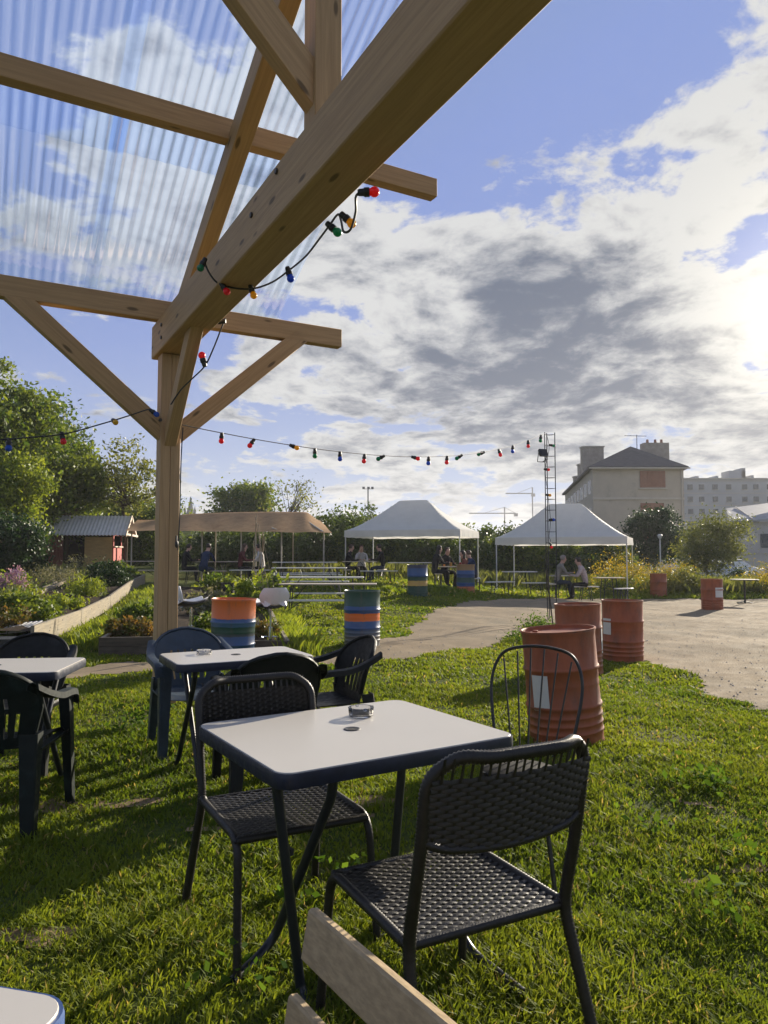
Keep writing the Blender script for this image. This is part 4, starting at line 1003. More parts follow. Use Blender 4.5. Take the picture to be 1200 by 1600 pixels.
kW, kR, kP, kJ = cloth('white', (.50, .48, .46)), cloth('dark_red', (.10, .03, .03)), cloth('pale_pink', (.50, .40, .37)), cloth('jeans', (.03, .04, .06))
kU = cloth('rust', (.20, .07, .05))
person('seated person in black at the left end of the left tent, facing right', 541, 27.2, R(-90), kB, kB, 'brown')
person('long-haired person in a white top with a hand to the face in the left tent', 565, 28.0, R(180), kW, kB, 'brown', 'face', True)
person('person in a dark jacket facing left at the table in the left tent', 600, 27.2, R(85), kB, kJ, 'dark')
person('person in black with hair down the back, at the left of the laden table', 678, 24.7, R(-70), kB, kB, 'dark', 'table', True)
person('person in dark clothes facing the viewer behind the laden table', 694, 26.0, R(-150), kB, kB, 'brown')
person('person in a rust coloured top sitting right of the laden table', 731, 25.4, R(90), kU, kB, 'dark', 'table', True)
person('person in a dark jacket with pale edging, rightmost in the left tent', 744, 24.6, R(75), kN, kB, 'brown', lean=.18)
person('person in a grey jacket beside the lattice mast, facing right', 868, 23.8, R(-85), kG, kJ, 'grey', lean=.16)
person('person in a pale pink shirt facing left in the right tent', 916, 23.6, R(80), kP, kB, 'dark', lean=.18)
person('person in dark clothes close to the timber post under the brown canopy', 287, 25.6, R(-60), kB, kB, 'dark')
person('broad person in a navy blue jacket seen from behind under the canopy', 318, 24.9, R(-15), kN, kJ, 'dark', 'table', False, 1.0, .25)
person('person in dark red turned right under the middle of the canopy', 374, 25.8, R(-80), kR, kB, 'brown', 'table', True)
person('person in a pale top half hidden behind the bean poles', 412, 26.4, R(85), kW, kB, 'dark')
# things on the laden table
g = G(705, 25.0)
for k, (dx, c, lb) in enumerate([(-.25, (.55, .20, .03), 'small orange drink glass on the left of the laden table'), (-.02, (.50, .25, .05), 'orange drink glass in the middle of the laden table'), (.30, (.30, .02, .02), 'red carton on the right of the laden table')]):
    T = thing('drink', lb, 'drink', g + Vector((dx, -.05, .75))); MB().lathe([(0, 0), (.035, 0), (.045, .13), (.04, .13), (.034, .01), (0, .01)], 14).build('cup', mat('drink%d' % k, c, .3, .1, 9), T)
    MB().disc((0, 0, .10), .038, 12).build('contents', mat('drink%d' % k, c, .3, .1, 9), T)

# ------------------------------------------------------------------ pop-up tents
tentm = mat('white_tent_cloth', (.76, .75, .72), .75, .03, 3, transl=.35, spec=.2); tent_leg = mat('tent_leg', (.55, .56, .56), .4, .05, 10, metal=.3)
def tent(label, corner, rz, L=4.5, Wd=3.0, ridge=1.15, eave=1.88, top=3.22, zbase=None):
    """corner = near right corner; local x runs to the left, y away"""
    T = thing('popup_tent', label, 'tent', corner, rz, 'white pop-up tents'); c0 = corner
    N = 44; Mm = 28
    def roof(u, v):
        x = u * L; y = v * Wd
        dx = min(x, L - x) / ((L - ridge) / 2); dy = min(y, Wd - y) / (Wd / 2); s = min(dx, dy, 1)
        z = eave + .22 + (top - eave - .22) * (s ** 1.22) - .02 * math.sin(math.pi * min(s, 1)) * (1 if s < 1 else 0)
        return (x, y, z)
    MB().grid(roof, N, Mm).build('roof', tentm, T, angle=24)
    def val(p0, p1, nrm, n):
        def fn(u, v):
            p = Vector(p0).lerp(Vector(p1), u); w = .012 * math.sin(u * 25 + v * 2) * v + .008 * math.sin(u * 57) * v
            return tuple(p + Vector(nrm) * (w + .003) + Vector((0, 0, -.25 * v - .015 * v * math.sin(u * 12) ** 2)))
        return MB().grid(fn, n, 4)
    z = eave + .22
    for (a, b, nr, n) in (((0, 0, z), (L, 0, z), (0, -1, 0), 60), ((0, Wd, z), (L, Wd, z), (0, 1, 0), 60), ((0, 0, z), (0, Wd, z), (-1, 0, 0), 40), ((L, 0, z), (L, Wd, z), (1, 0, 0), 40)):
        val(a, b, nr, n).build('valance', tentm, T)
    M = Matrix.Translation(corner) @ Matrix.Rotation(rz, 4, 'Z')
    for (x, y) in ((.03, .03), (L - .03, .03), (.03, Wd - .03), (L - .03, Wd - .03)):
        w = M @ Vector((x, y, 0)); zb = float(gz(w.x, w.y)) - corner.z
        MB().box((x, y, (zb + eave + .2) / 2), (.035, .035, eave + .2 - zb)).box((x, y, zb + .004), (.12, .12, .008)).build('leg', tent_leg, T)
    # scissor braces under the eaves
    for y in (.05, Wd - .05):
        n = 4
        for k in range(n):
            xa = .04 + (L - .08) * k / n; xb_ = .04 + (L - .08) * (k + 1) / n
            MB().bar((xa, y, eave - .02), (xb_, y, eave + .18), .02, .012).build('brace', tent_leg, T); MB().bar((xa, y + .015, eave + .18), (xb_, y + .015, eave - .02), .02, .012).build('brace', tent_leg, T)
    return T
for (px, Y, rot, zc, lb) in [(719, 26.5, -20, None, 'white pop-up tent on the left, sheltering two groups of seated people'), (980, 24.8, -22, None, 'white pop-up tent on the right behind the lattice mast')]:
    g = G(px, Y); T = tent(lb, g, R(180 + rot), top=3.30 if px < 800 else 3.36)
    # local x must run left, y away: mirror the y axis of the mesh data
    for ch in kids(T):
        me = ch.data
        if me.users == 1:
            for v_ in me.vertices: v_.co.y = -v_.co.y
            me.flip_normals()

# ------------------------------------------------------------------ brown canopy
jute = mat('brown_shade_cloth', (.52, .34, .20), .85, .12, 5, transl=.45, col2=(.42, .26, .15), c2scale=2.5, bump=.3, bscale=40, spec=.1)
pole_m = mat('pale_pole', (.42, .38, .30), .6, .15, 12)
T = thing('shade_canopy', 'brown woven shade canopy on thin poles behind the beer tables', 'canopy', G(360, 27))
base = T.location.copy()
e = {'fl': P(196, 829, 27.6), 'fr': P(519, 832, 26.0), 'bl': P(215, 812, 34), 'br': P(500, 812, 33), 'rl': P(281, 807, 30.5), 'rm': P(422, 800, 29.8), 'rr': P(480, 802, 29.5)}
def canopy(u, v):
    fx = e['fl'].lerp(e['fr'], u); bx = e['bl'].lerp(e['br'], u)
    r0 = e['rl'].lerp(e['rr'], min(max((u - .22) / .66, 0), 1)); r0 = r0 + Vector((0, 0, .12 * math.sin(u * 3.1)))
    k = 1.0 if .22 < u < .88 else (u / .22 if u <= .22 else (1 - u) / .12)
    edge = fx.lerp(bx, v); s = 1 - abs(2 * v - 1)
    mid = r0 if k >= 1 else (e['fl'].lerp(e['bl'], .5).lerp(r0, k) if u < .5 else e['fr'].lerp(e['br'], .5).lerp(r0, k))
    p = (fx if v < .5 else bx).lerp(mid, s); p.z -= .12 * math.sin(math.pi * s) * (.6 + .4 * math.sin(u * 40)) * .25 + .012 * math.sin(u * 33) * (1 - s)
    return tuple(p - base)
MB().grid(canopy, 60, 24).build('cloth', jute, T, angle=60)
for (px, Y, yt) in [(206, 28, 828), (316, 27.4, 828), (337, 33, 828), (377, 27, 829), (400, 27, 829), (411, 33, 828), (440, 26.8, 830), (458, 33, 828), (506, 26.4, 831)]:
    a = G(px, Y); b = P(px, yt, Y); MB().tube([a - base, b - base], .028, 8).build('pole', pole_m, T)
for (a, b) in [(P(425, 825, 27), P(440, 831, 26.6)), (P(470, 808, 29), P(505, 831, 26.3))]: MB().tube([a - base, b - base], .03, 6).build('rafter', pole_m, T)

# ------------------------------------------------------------------ lattice mast
T = thing('lattice_mast', 'slim black lattice mast with a floodlight, string lights tied to its top', 'mast', TR)
b0 = TR; h = MAST_TOP.z - TR.z; tri = [(-.13, -.06), (.11, -.02), (-.04, .13)]
for k, (x, y) in enumerate(tri):
    MB().tube([(x * .8, y * .8, 0), (x, y, .9), (x, y, h)], .011, 6).build('upright', black_metal, T)
for j in range(17):
    z = .25 + (h - .3) * j / 16
    for a in range(3):
        p, q = tri[a], tri[(a + 1) % 3]; MB().tube([(*p, z), (*q, z)], .005, 5).build('rung', black_metal, T)
FL = MB(); 
Fl = thing('floodlight', 'small square black floodlight clamped to the upper left of the lattice mast', 'floodlight', (b0.x - .16, b0.y - .05, b0.z + h - .52), R(20))
MB().box((-.04, -.05, .04), (.20, .07, .17), Euler((R(-25), 0, 0)).to_matrix()).build('housing', black_metal, Fl, bevel=.008)
MB().box((-.04, -.088, .022), (.16, .006, .13), Euler((R(-25), 0, 0)).to_matrix()).build('lens', mat('lamp_glass', (.12, .13, .14), .15, .1, 9), Fl)
MB().tube(fillet([(-.15, -.04, .05), (-.15, .02, -.16), (.06, .02, -.16), (.06, -.04, .05)], .02, 3), .009, 6).build('bracket', black_metal, Fl)
MB().tube([(.0, .02, -.15), (.14, .04, -.08)], .012, 6).build('clamp', black_metal, Fl)
T = thing('string_lights', 'short string of coloured bulbs hanging down the lattice mast', 'string lights')
pts = [MAST_TOP, P(858, 700, 16.75), P(852, 733, 16.7), P(856, 772, 16.7), P(860, 812, 16.7), P(858, 838, 16.7), P(860, 850, 16.7), P(853, 900, 16.7), P(862, 950, 16.8)]
MB().tube(smooth_path(pts, 5), .006, 5).build('cable', rubber, T)
for (px, py, c, d) in [(858, 695, 'green', (1, 0, -.2)), (850, 733, 'red', (.9, 0, -.1)), (852, 773, 'yellow', (.9, 0, -.1)), (858, 812, 'blue', (1, 0, 0)), (859, 848, 'red', (.4, 0, -1))]:
    bulb(c, P(px, py, 16.65), T, d, 1.5)
T = thing('prop_stick', 'thin dark stake leaning in the weeds at the foot of the mast', 'stake', G(862, 15.9))
MB().tube([(0, 0, 0), (-.06, .05, .65), (-.10, .1, 1.2)], .016, 6).build('stick', mat('old_stick', (.05, .04, .03), .8, .2, 10), T)

# ------------------------------------------------------------------ raised beds
oldwood = wood_mat('grey_plank', (.34, .29, .20), (.20, .165, .115), .8, .45)
shaded_dampwood = wood_mat('shaded_damp_plank', (.10, .08, .055), (.05, .04, .028), .8, .2)  # damp end boards, the shade on them also put into the colour
soilm = mat('bed_soil', (.045, .032, .02), .95, .3, 8, bump=.8, bscale=40, spec=.1)
def raised_bed(label, x0, x1, y0, y1, h=.30, nseg=3, near=True):
    """x0..x1 at y0; runs away along BED_DIR"""
    zb = float(gz(x0, y0)); T = thing('raised_bed', label, 'raised bed', (x0, y0, zb), 0, 'timber raised garden beds'); base = T.location.copy()
    def pt(x, yy, z=0): q = Vector((x, y0, 0)) + BED_DIR * (yy - y0); return Vector((q.x, q.y, float(gz(q.x, q.y)) + z))
    rnd = random.Random(int(x0 * 100))
    for x in (x0, x1):
        for k in range(nseg):
            a = y0 + (y1 - y0) * k / nseg; b = y0 + (y1 - y0) * (k + 1) / nseg - .03
            dz = rnd.uniform(-.02, .02)
            timber('plank', pt(x, a, h / 2 + dz), pt(x, b, h / 2 + dz + rnd.uniform(-.02, .01)), .055, h, oldwood, T, base)
    for yy in ((y0, y1) if near else (y1,)):
        for (hh, zz) in ((h / 2 - .004, h * .25), (h / 2 - .004, h * .75)): timber('plank', pt(x0, yy, zz - .01) - Vector((.03, .03, 0)), pt(x1, yy, zz - .01) + Vector((.03, -.03, 0)), .05, hh, shaded_dampwood, T, base)
    n = 14; m = MB()
    m.grid(lambda u, v: tuple(pt(x0 + .03 + (x1 - x0 - .06) * u, y0 + .03 + (y1 - y0 - .06) * v, h * .72 + .04 * math.sin(u * 9) * math.sin(v * 31)) - base), 6, 40).build('soil', soilm, T)
    return T, pt
bed1 = raised_bed('long raised bed with grey planks running back at the left behind the crate', -7.3, -5.38, 11.4, 25.5, .32, 4, False)
bed2 = raised_bed('raised bed whose dark front board stands just left of the timber post', -3.97, -2.75, 10.5, 21, .26, 3)
bed3 = raised_bed('raised bed behind the striped barrel and the right stool', -2.15, -1.32, 10.2, 21, .27, 3)
bed0 = raised_bed('raised bed farthest left, mostly hidden by flowers', -10.6, -8.3, 15.0, 27, .30, 3)

def plantmass(name, label, cat, pts, size, m, seed, aspect=.5, kind=None, group=None, tint0=None):
    c = np.array(pts).mean(0); T = thing(name, label, cat, Vector(c) * 1.0, 0, group); T.location.z = float(gz(c[0], c[1]))
    leaf_cloud('foliage', np.array(pts) - np.array(T.location), size, m, T, seed, aspect=aspect)
    return T
LM = {'mid': leaf_mat('leaf_mid', (.055, .105, .015), (.18, .23, .035)), 'dark': leaf_mat('leaf_dark', (.012, .035, .012), (.035, .075, .02), transl=.25),
      'bright': leaf_mat('leaf_bright', (.11, .17, .02), (.25, .30, .035), transl=.5), 'grey': leaf_mat('leaf_greygreen', (.10, .12, .075), (.22, .21, .17)),
      'hedge': leaf_mat('leaf_hedge', (.035, .062, .018), (.085, .13, .03), transl=.35), 'yellow': leaf_mat('broom_flower', (.10, .15, .03), (.52, .38, .02), transl=.35), 'lilac': leaf_mat('allium', (.22, .12, .30), (.42, .28, .52)),
      'redleaf': leaf_mat('leaf_red', (.07, .10, .02), (.15, .09, .03)), 'olive': leaf_mat('leaf_olive', (.09, .115, .035), (.18, .20, .06)), 'white': leaf_mat('white_flower', (.35, .36, .28), (.6, .6, .5))}
def bush(name, label, cat, px, Y, w, h, m, n=2600, size=.05, seed=1, d=None, zc=None, group=None, nclump=50, spread=.16, z0=0.0, aspect=.55, stems=True):
    g = G(px, Y); T = thing(name, label, cat, g, 0, group); d = d or w * .8
    blobs = [(0, 0, z0 + h * .5, w * .48, d * .48, h * .5), (-w * .22, 0, z0 + h * .38, w * .28, d * .3, h * .38), (w * .22, 0, z0 + h * .36, w * .28, d * .3, h * .36)]
    q, t, c = clumps(blobs, nclump, max(1, n // nclump), spread * min(w, h), seed); q[:, 2] = np.abs(q[:, 2])
    leaf_cloud('foliage', q, size, LM[m] if isinstance(m, str) else m, T, seed, tint0=t, aspect=aspect)
    if stems:
        mb = MB(); rr = random.Random(seed)
        for k in range(6):
            cc = c[rr.randrange(len(c))]; mb.tube(smooth_path([(rr.uniform(-.05, .05) * w, 0, 0), (cc[0] * .4, cc[1] * .4, cc[2] * .5), tuple(cc)], 3), [.02 * h * .7] * 4 + [.012 * h * .6] * 3 if False else .010 * max(h, .5), 5)
        mb.build('stems', bark, T)
    return T
bark = mat('bark', (.09, .07, .05), .9, .25, 9, stretch=(3, 3, .6), bump=.6, bscale=25, spec=.1)

GB = 'garden plants in the raised beds'
bush('boxwood_shrub', 'rounded dark glossy shrub in front of the red shed', 'shrub', 167, 21.5, 1.15, .95, 'dark', 5200, .035, 3, nclump=120, spread=.10)
bush('lavender_clump', 'greyish lavender clump left of the dark rounded shrub', 'plant', 92, 22.0, 2.3, .75, 'grey', 5200, .028, 5, group=GB, aspect=.25)
bush('lavender_clump', 'smaller grey-green clump behind the dark rounded shrub', 'plant', 130, 24.5, 1.9, .9, 'grey', 3800, .03, 6, group=GB, aspect=.25)
bush('leafy_plant', 'bright yellow-green leafy plant under the purple flowers', 'plant', 22, 18.0, 1.3, .85, 'bright', 3000, .04, 7, group=GB)
bush('leafy_plant', 'bright green plant near the middle of the long bed', 'plant', 100, 16.5, 1.0, .45, 'bright', 2400, .035, 8, group=GB)
bush('leafy_plant', 'low leafy vegetables along the plank edge of the long bed', 'plant', 36, 13.6, 1.3, .50, 'mid', 3600, .035, 9, group=GB, z0=.15)
bush('leafy_plant', 'low vegetables in the near corner of the long bed', 'plant', 14, 12.3, .8, .32, 'redleaf', 1200, .03, 10, group=GB, z0=.22)
bush('leafy_plant', 'leafy green plant behind the crate at the left edge', 'plant', -30, 13.5, 1.4, .6, 'mid', 3000, .04, 11, group=GB, z0=.1)
bush('leafy_plant', 'yellow-green weeds spilling over the left edge planks', 'plant', 12, 15.0, 1.6, .7, 'olive', 2800, .04, 111, group=GB, z0=.0)
bush('leafy_plant', 'spiky upright leaves in front of the dark shrub', 'plant', 136, 19.0, .9, .6, 'bright', 1500, .075, 12, group=GB, aspect=.12, z0=.1)
bush('leafy_plant', 'mixed leaves at the far end of the long bed next to the post', 'plant', 182, 23.5, 1.2, .55, 'mid', 3400, .04, 13, group=GB, z0=.2)
bush('leafy_plant', 'reddish lettuce row on the bed just left of the post', 'plant', 208, 11.2, .75, .30, 'redleaf', 1600, .032, 14, group=GB, z0=.18)
bush('leafy_plant', 'green salad leaves behind the reddish row', 'plant', 225, 12.8, .8, .42, 'mid', 1800, .035, 15, group=GB, z0=.16)
bush('leafy_plant', 'silvery leaves between the post and the left stool', 'plant', 322, 15.5, 1.0, .5, 'grey', 1700, .035, 16, group=GB, z0=.2)
bush('leafy_plant', 'tall leafy plant left of the bean poles', 'plant', 345, 20.0, .9, .5, 'mid', 1700, .04, 17, group=GB, z0=.2)
bush('leafy_plant', 'big-leaved bright plant at the foot of the bean poles', 'plant', 392, 16.2, .75, .75, 'bright', 420, .10, 18, group=GB, z0=.15, aspect=.4)
bush('leafy_plant', 'big-leaved green plant right of the bean poles', 'plant', 424, 16.8, .7, .8, 'mid', 520, .09, 19, group=GB, z0=.15, aspect=.4)
bush('leafy_plant', 'red-flowered strawberries in the front corner of the bed behind the right stool', 'plant', 420, 11.2, .45, .22, 'redleaf', 700, .028, 20, group=GB, z0=.2)
bush('leafy_plant', 'small dark leaves beside the left stool', 'plant', 330, 11.8, .5, .3, 'mid', 700, .035, 21, group=GB, z0=.18)
# purple flower heads
T = thing('allium_flowers', 'purple round flower heads above the bright plant at the left edge', 'flowers', G(15, 17.5), 0); rr = random.Random(5)
for (px, py) in [(8, 905), (18, 897), (28, 894), (24, 906), (3, 912), (12, 915), (35, 909), (-4, 905)]:
    p = P(px, py, 17.5) - T.location; q = np.random.default_rng(px + 50).normal(size=(160, 3)) * .065 + np.array(p)
    leaf_cloud('flower_head', q, .022, LM['lilac'], T, px + 50); MB().tube([(p.x, p.y, 0), tuple(p)], .007, 5).build('stem', mat('green_stem', (.06, .12, .03), .6, .2, 10), T)
# tall grass ribbon between beds
def blades(name, label, pts, h, seed, m='bright', w=.005):
    rng = np.random.default_rng(seed); n = len(pts); x, y = pts[:, 0], pts[:, 1]; z = gz(x, y); hh = h * (.5 + .7 * rng.random(n)); a = rng.random(n) * 6.28; l = hh * (.15 + .5 * rng.random(n)); b = rng.random(n) * 6.28
    co = np.empty((n, 4, 3)); co[:, 0] = np.stack([x - np.cos(a) * w, y - np.sin(a) * w, z], -1); co[:, 1] = np.stack([x + np.cos(a) * w, y + np.sin(a) * w, z], -1)
    co[:, 2] = np.stack([x + np.cos(b) * l, y + np.sin(b) * l, z + hh], -1); co[:, 3] = np.stack([x + np.cos(b) * l * .3 - np.cos(a) * w, y + np.sin(b) * l * .3 - np.sin(a) * w, z + hh * .6], -1)
    o = np_mesh(name, co.reshape(-1, 3), np.arange(4 * n).reshape(n, 4), LM[m], rng.random(n), kind='stuff'); return o
rng = np.random.default_rng(2)
def strip(xa, ya, xb, yb, w, n):
    t = rng.random(n); return np.stack([xa + (xb - xa) * t + w * rng.normal(size=n), ya + (yb - ya) * t + w * rng.normal(size=n)], -1)
blades('tall_grass', '', np.concatenate([strip(-1.12, 10.0, -2.6, 17.5, .13, 6500), strip(-2.55, 10.6, -4.3, 20, .12, 3600), strip(-4.35, 11.0, -6.4, 21, .12, 3200)]), .26, 3)
blades('short_grass', '', np.concatenate([strip(-4.9, 11.2, -7.2, 23, .17, 5200), strip(-5.3, 10.9, -4.6, 10.9, .2, 400)]), .12, 5)
blades('meadow_grass', '', np.concatenate([strip(-3, 32.5, 14, 32.0, 1.1, 9000), strip(9.8, 28.0, 22, 28.4, .7, 4200), strip(-22, 29, -12, 27, 1.2, 3000)]), .62, 4, 'olive', .012)
# ground cover over the garden on the left
rng = np.random.default_rng(8); n = 26000
y = 11.5 + 18 * rng.random(n) ** 1.2; x = -5.75 - .2 * (y - 11) - 9 * rng.random(n); q = np.stack([x, y, gz(x, y) + .02 + .28 * rng.random(n) ** 2], -1)
o = leaf_cloud('garden_ground_cover', q, .045, LM['mid'], None, 8, tint0=np.clip(.5 + .5 * np.sin(1.3 * x) * np.sin(1.1 * y), 0, 1)); o['kind'] = 'stuff'

# bean poles
T = thing('bean_poles', 'bundle of tall thin bean poles tied in the raised bed behind the right stool', 'poles', G(408, 16.5)); bb = T.location
for (a, b) in [((392, 930), (401, 803)), ((402, 935), (407, 835)), ((412, 930), (404, 820)), ((420, 925), (399, 808)), ((428, 915), (410, 842)), ((405, 925), (414, 838)), ((398, 925), (396, 845))]:
    MB().tube([P(*a, 16.2) - bb, P(*b, 16.7) - bb], .0075, 6).build('bean_pole', mat('bamboo', (.22, .17, .09), .6, .2, 12), T)

# crate and folded pallet at the left edge
cm = mat('black_crate', (.015, .015, .014), .5, .2, 10)
T = thing('plastic_crate', 'black plastic crate on the ground at the left edge behind the dark chairs', 'crate', G(18, 10.6), R(5))
for s in (-1, 1):
    for z in (.03, .12, .20): MB().box((0, s * .19, z), (.62, .016, .035)).build('side_slat', cm, T); MB().box((s * .31, 0, z), (.016, .38, .035)).build('side_slat', cm, T)
    for x in (-.30, -.15, 0, .15, .30): MB().box((x, s * .185, .115), (.03, .02, .21)).build('upright', cm, T)
MB().box((0, 0, .01), (.62, .38, .015)).build('bottom', cm, T); MB().box((0, .0, .222), (.64, .40, .018)).build('rim', cm, T)
T = thing('slatted_tray', 'pale slatted tray lying tilted behind the black crate', 'tray', G(32, 12.0) + Vector((0, 0, .24)), R(-15)); T.rotation_euler = (R(14), R(-6), R(-15))
for k in range(6): MB().box((-.25 + .10 * k, 0, .0), (.05, .5, .014)).build('slat', pale_top, T)
for y_ in (-.2, .2): MB().box((0, y_, -.016), (.62, .05, .016)).build('cross_piece', pale_top, T)
T = thing('garden_tub', 'small dark bucket in the grass behind the striped barrel', 'bucket', G(357, 19.5)); MB().lathe([(0, 0), (.15, 0), (.19, .5), (.18, .5), (.14, .02), (0, .02)], 20).build('shell', cm, T)

# ------------------------------------------------------------------ red shed
red = mat('red_boards', (.42, .09, .075), .7, .12, 8, stretch=(6, 6, 1)); reddk = mat('dark_red_boards', (.16, .05, .035), .75, .2, 8); plyw = mat('plywood', (.42, .27, .12), .7, .12, 3, stretch=(1, 1, 4)); corr = mat('grey_corrugated', (.74, .72, .70), .7, .07, 5, bump=.1)
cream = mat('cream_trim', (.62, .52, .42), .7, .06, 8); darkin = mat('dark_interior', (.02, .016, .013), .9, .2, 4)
c = P(176, 885, 33.0); zb = c.z
T = thing('garden_shed', 'small red wooden shed with a grey corrugated roof and open front, below the trees', 'shed', (c.x, c.y, zb), R(8))
Wl, Dp, H = 3.2, 1.75, 1.48                # local x to the left is negative
def boards(mb, x0, x1, y, z0, z1, n, axis_='x', t=.03): pass
n = 9
for k in range(n):                        # left red-brown boards and the plywood panel
    pass
for k in range(8): MB().box((-Wl + .07 + k * .135, 0, H * .5), (.128, .03, H)).build('board', reddk, T)
MB().box((-.62, 0, H * .44), (1.18, .03, H * .88)).build('plywood_panel', plyw, T)
MB().box((-Wl / 2, 0, H - .06), (Wl, .05, .12)).build('lintel', reddk, T)
MB().box((-Wl / 2, Dp, H / 2), (Wl, .04, H)).build('back_wall', darkin, T)
MB().box((-Wl, Dp / 2, H / 2), (.04, Dp, H)).build('side_wall', reddk, T)
MB().box((-Wl / 2, Dp / 2, .02), (Wl, Dp, .04)).build('floor', darkin, T)
# gable end facing right with a hatch
for (y, w) in ((.06, .12), (Dp - .06, .12)): MB().box((0, y, H / 2), (.04, w, H)).build('gable_post', red, T)
MB().box((0.003, Dp / 2, .42), (.04, Dp - .2, .84)).build('gable_boards', red, T)
MB().box((.03, Dp / 2, .88), (.14, Dp - .1, .05)).build('counter_ledge', cream, T)
MB().box((0, Dp / 2, H - .05), (.05, Dp, .10)).build('gable_beam', red, T)
rz_ = .84
MB().add([(0, -.05, H), (0, Dp + .05, H), (0, Dp / 2, H + rz_ - .1), (-.04, -.05, H), (-.04, Dp + .05, H), (-.04, Dp / 2, H + rz_ - .1)], [(0, 1, 2), (5, 4, 3), (0, 3, 4, 1), (1, 4, 5, 2), (2, 5, 3, 0)]).build('gable_triangle', red, T, smooth=False)
for s in (0, 1):
    y0, y1 = (-.35, Dp / 2) if s == 0 else (Dp + .35, Dp / 2)
    MB().grid(lambda u, v: (-Wl - .15 + (Wl + .75) * u, y0 + (y1 - y0) * v, H - .10 + (rz_ + .08) * v + .016 * math.sin(u * 2 * math.pi * 26)), 26 * 6, 2).build('roof_sheet', corr, T, solid=.01)
    MB().bar((.62, y0, H - .12), (.62, y1, H + rz_ - .04), .035, .13).build('barge_board', cream, T)
MB().bar((.60, -.2, H - .05), (.60, Dp + .6, H - .08), .07, .09).build('awning_bar', cream, T)

# ------------------------------------------------------------------ trees
def tree(name, label, px, Y, w, h, m='mid', n=16000, size=.09, seed=1, trunk=None, cz=.58, crown_h=None, nclump=90, spread=.10, group=None, blobs=None, sparse=False, depth=None, trunk_r=None, aspect=.55):
    g = G(px, Y); T = thing(name, label, 'tree', g, 0, group); ch = crown_h or h * .82; d = depth or w * .8; rr = random.Random(seed)
    if blobs is None:
        blobs = [(0, 0, h - ch * .5, w * .40, d * .40, ch * .46)]
        for k in range(6):
            a = rr.uniform(0, 6.28); blobs.append((w * .30 * math.cos(a), d * .30 * math.sin(a), h - ch * rr.uniform(.28, .75), w * rr.uniform(.17, .27), d * .24, ch * rr.uniform(.15, .28)))
    q, t, c = clumps(blobs, nclump, max(1, n // nclump), spread * w, seed, shell=.5)
    q[:, 2] = np.maximum(q[:, 2], .1)
    leaf_cloud('crown', q, size, LM[m] if isinstance(m, str) else m, T, seed, tint0=t, aspect=aspect)
    mb = MB(); tr_ = trunk_r or h * .022; fork = h - ch * .85
    mb.tube(smooth_path([(0, 0, -.1), (rr.uniform(-.1, .1), 0, fork * .6), (rr.uniform(-.2, .2), 0, fork + .1), (0, 0, h * .62)], 4), list(np.linspace(tr_ * 1.3, tr_ * .45, 13)), 8)
    for k in range(34 if sparse else 18):
        cc = Vector(c[rr.randrange(len(c))]); z0 = fork + (cc.z - fork) * rr.uniform(.1, .5); z0 = max(fork * .8, min(z0, h * .6))
        mid = Vector((cc.x * .45, cc.y * .45, z0 + (cc.z - z0) * .35))
        pth = smooth_path([(0, 0, z0), mid, cc], 4); mb.tube(pth, list(np.linspace(tr_ * .42, tr_ * .08, len(pth))), 5)
        if sparse:
            for _ in range(3):
                e_ = cc + Vector((rr.uniform(-1, 1), rr.uniform(-1, 1), rr.uniform(-.3, 1))) * w * .09; mb.tube([mid.lerp(cc, .6), e_], [tr_ * .12, tr_ * .05], 4)
    mb.build('trunk', bark, T); return T
TG = 'trees along the left edge of the garden'
tree('broadleaf_tree', 'tallest broadleaf tree at the far left, reaching above the string lights', -2, 31, 6.6, 8.5, 'mid', 44000, .085, 21, nclump=240, spread=.055, group=TG)
tree('broadleaf_tree', 'second broad tree right of the tallest one, with a sloping crown', 100, 34, 4.2, 6.2, 'mid', 26000, .085, 22, nclump=170, spread=.055, group=TG)
tree('broadleaf_tree', 'darker tree filling the gap between the two big left trees', 55, 39, 6.2, 7.6, 'hedge', 16000, .11, 221, nclump=100, spread=.07, group=TG)
tree('broadleaf_tree', 'bright yellow-green young tree at the left edge in front of the tall ones', 0, 28, 3.2, 5.2, 'bright', 20000, .06, 23, nclump=130, spread=.07, group=TG)
tree('broadleaf_tree', 'low bushy green tree above the shed roof', 70, 40, 5.2, 4.6, 'mid', 16000, .065, 24, nclump=110, spread=.07, group=TG)
tree('airy_tree', 'airy tree with dark bare branches just left of the timber post', 196, 34, 3.7, 6.3, 'olive', 3600, .075, 25, sparse=True, crown_h=3.9, nclump=90, spread=.07, trunk_r=.09, group=TG)
tree('broadleaf_tree', 'bushy green tree behind the shed to the left of the timber post', 195, 42, 5.2, 4.2, 'mid', 16000, .075, 26, group=TG, nclump=110)
tree('broadleaf_tree', 'dark bushy growth behind the flowers at the left edge', 2, 25.5, 2.9, 2.3, 'dark', 15000, .055, 27, group=TG, crown_h=2.6, nclump=110, spread=.08)
tree('broadleaf_tree', 'mid green bushy growth left of the red shed', 45, 37, 3.2, 2.9, 'mid', 12000, .06, 28, group=TG, crown_h=2.6, nclump=90, spread=.08)
tree('broadleaf_tree', 'tree crown beyond the left edge of the picture', -90, 29, 6.0, 8.2, 'mid', 14000, .10, 29, group=TG, nclump=100, spread=.07)
BG = 'trees beyond the garden hedge'
tree('round_tree', 'round green tree rising behind the brown canopy', 374, 62, 4.9, 7.0, 'mid', 12000, .13, 31, group=BG, nclump=110)
tree('thin_tree', 'thin nearly leafless tree to the right behind the brown canopy', 452, 58, 4.2, 7.0, 'olive', 900, .10, 32, sparse=True, crown_h=4.6, nclump=70, group=BG, trunk_r=.10)
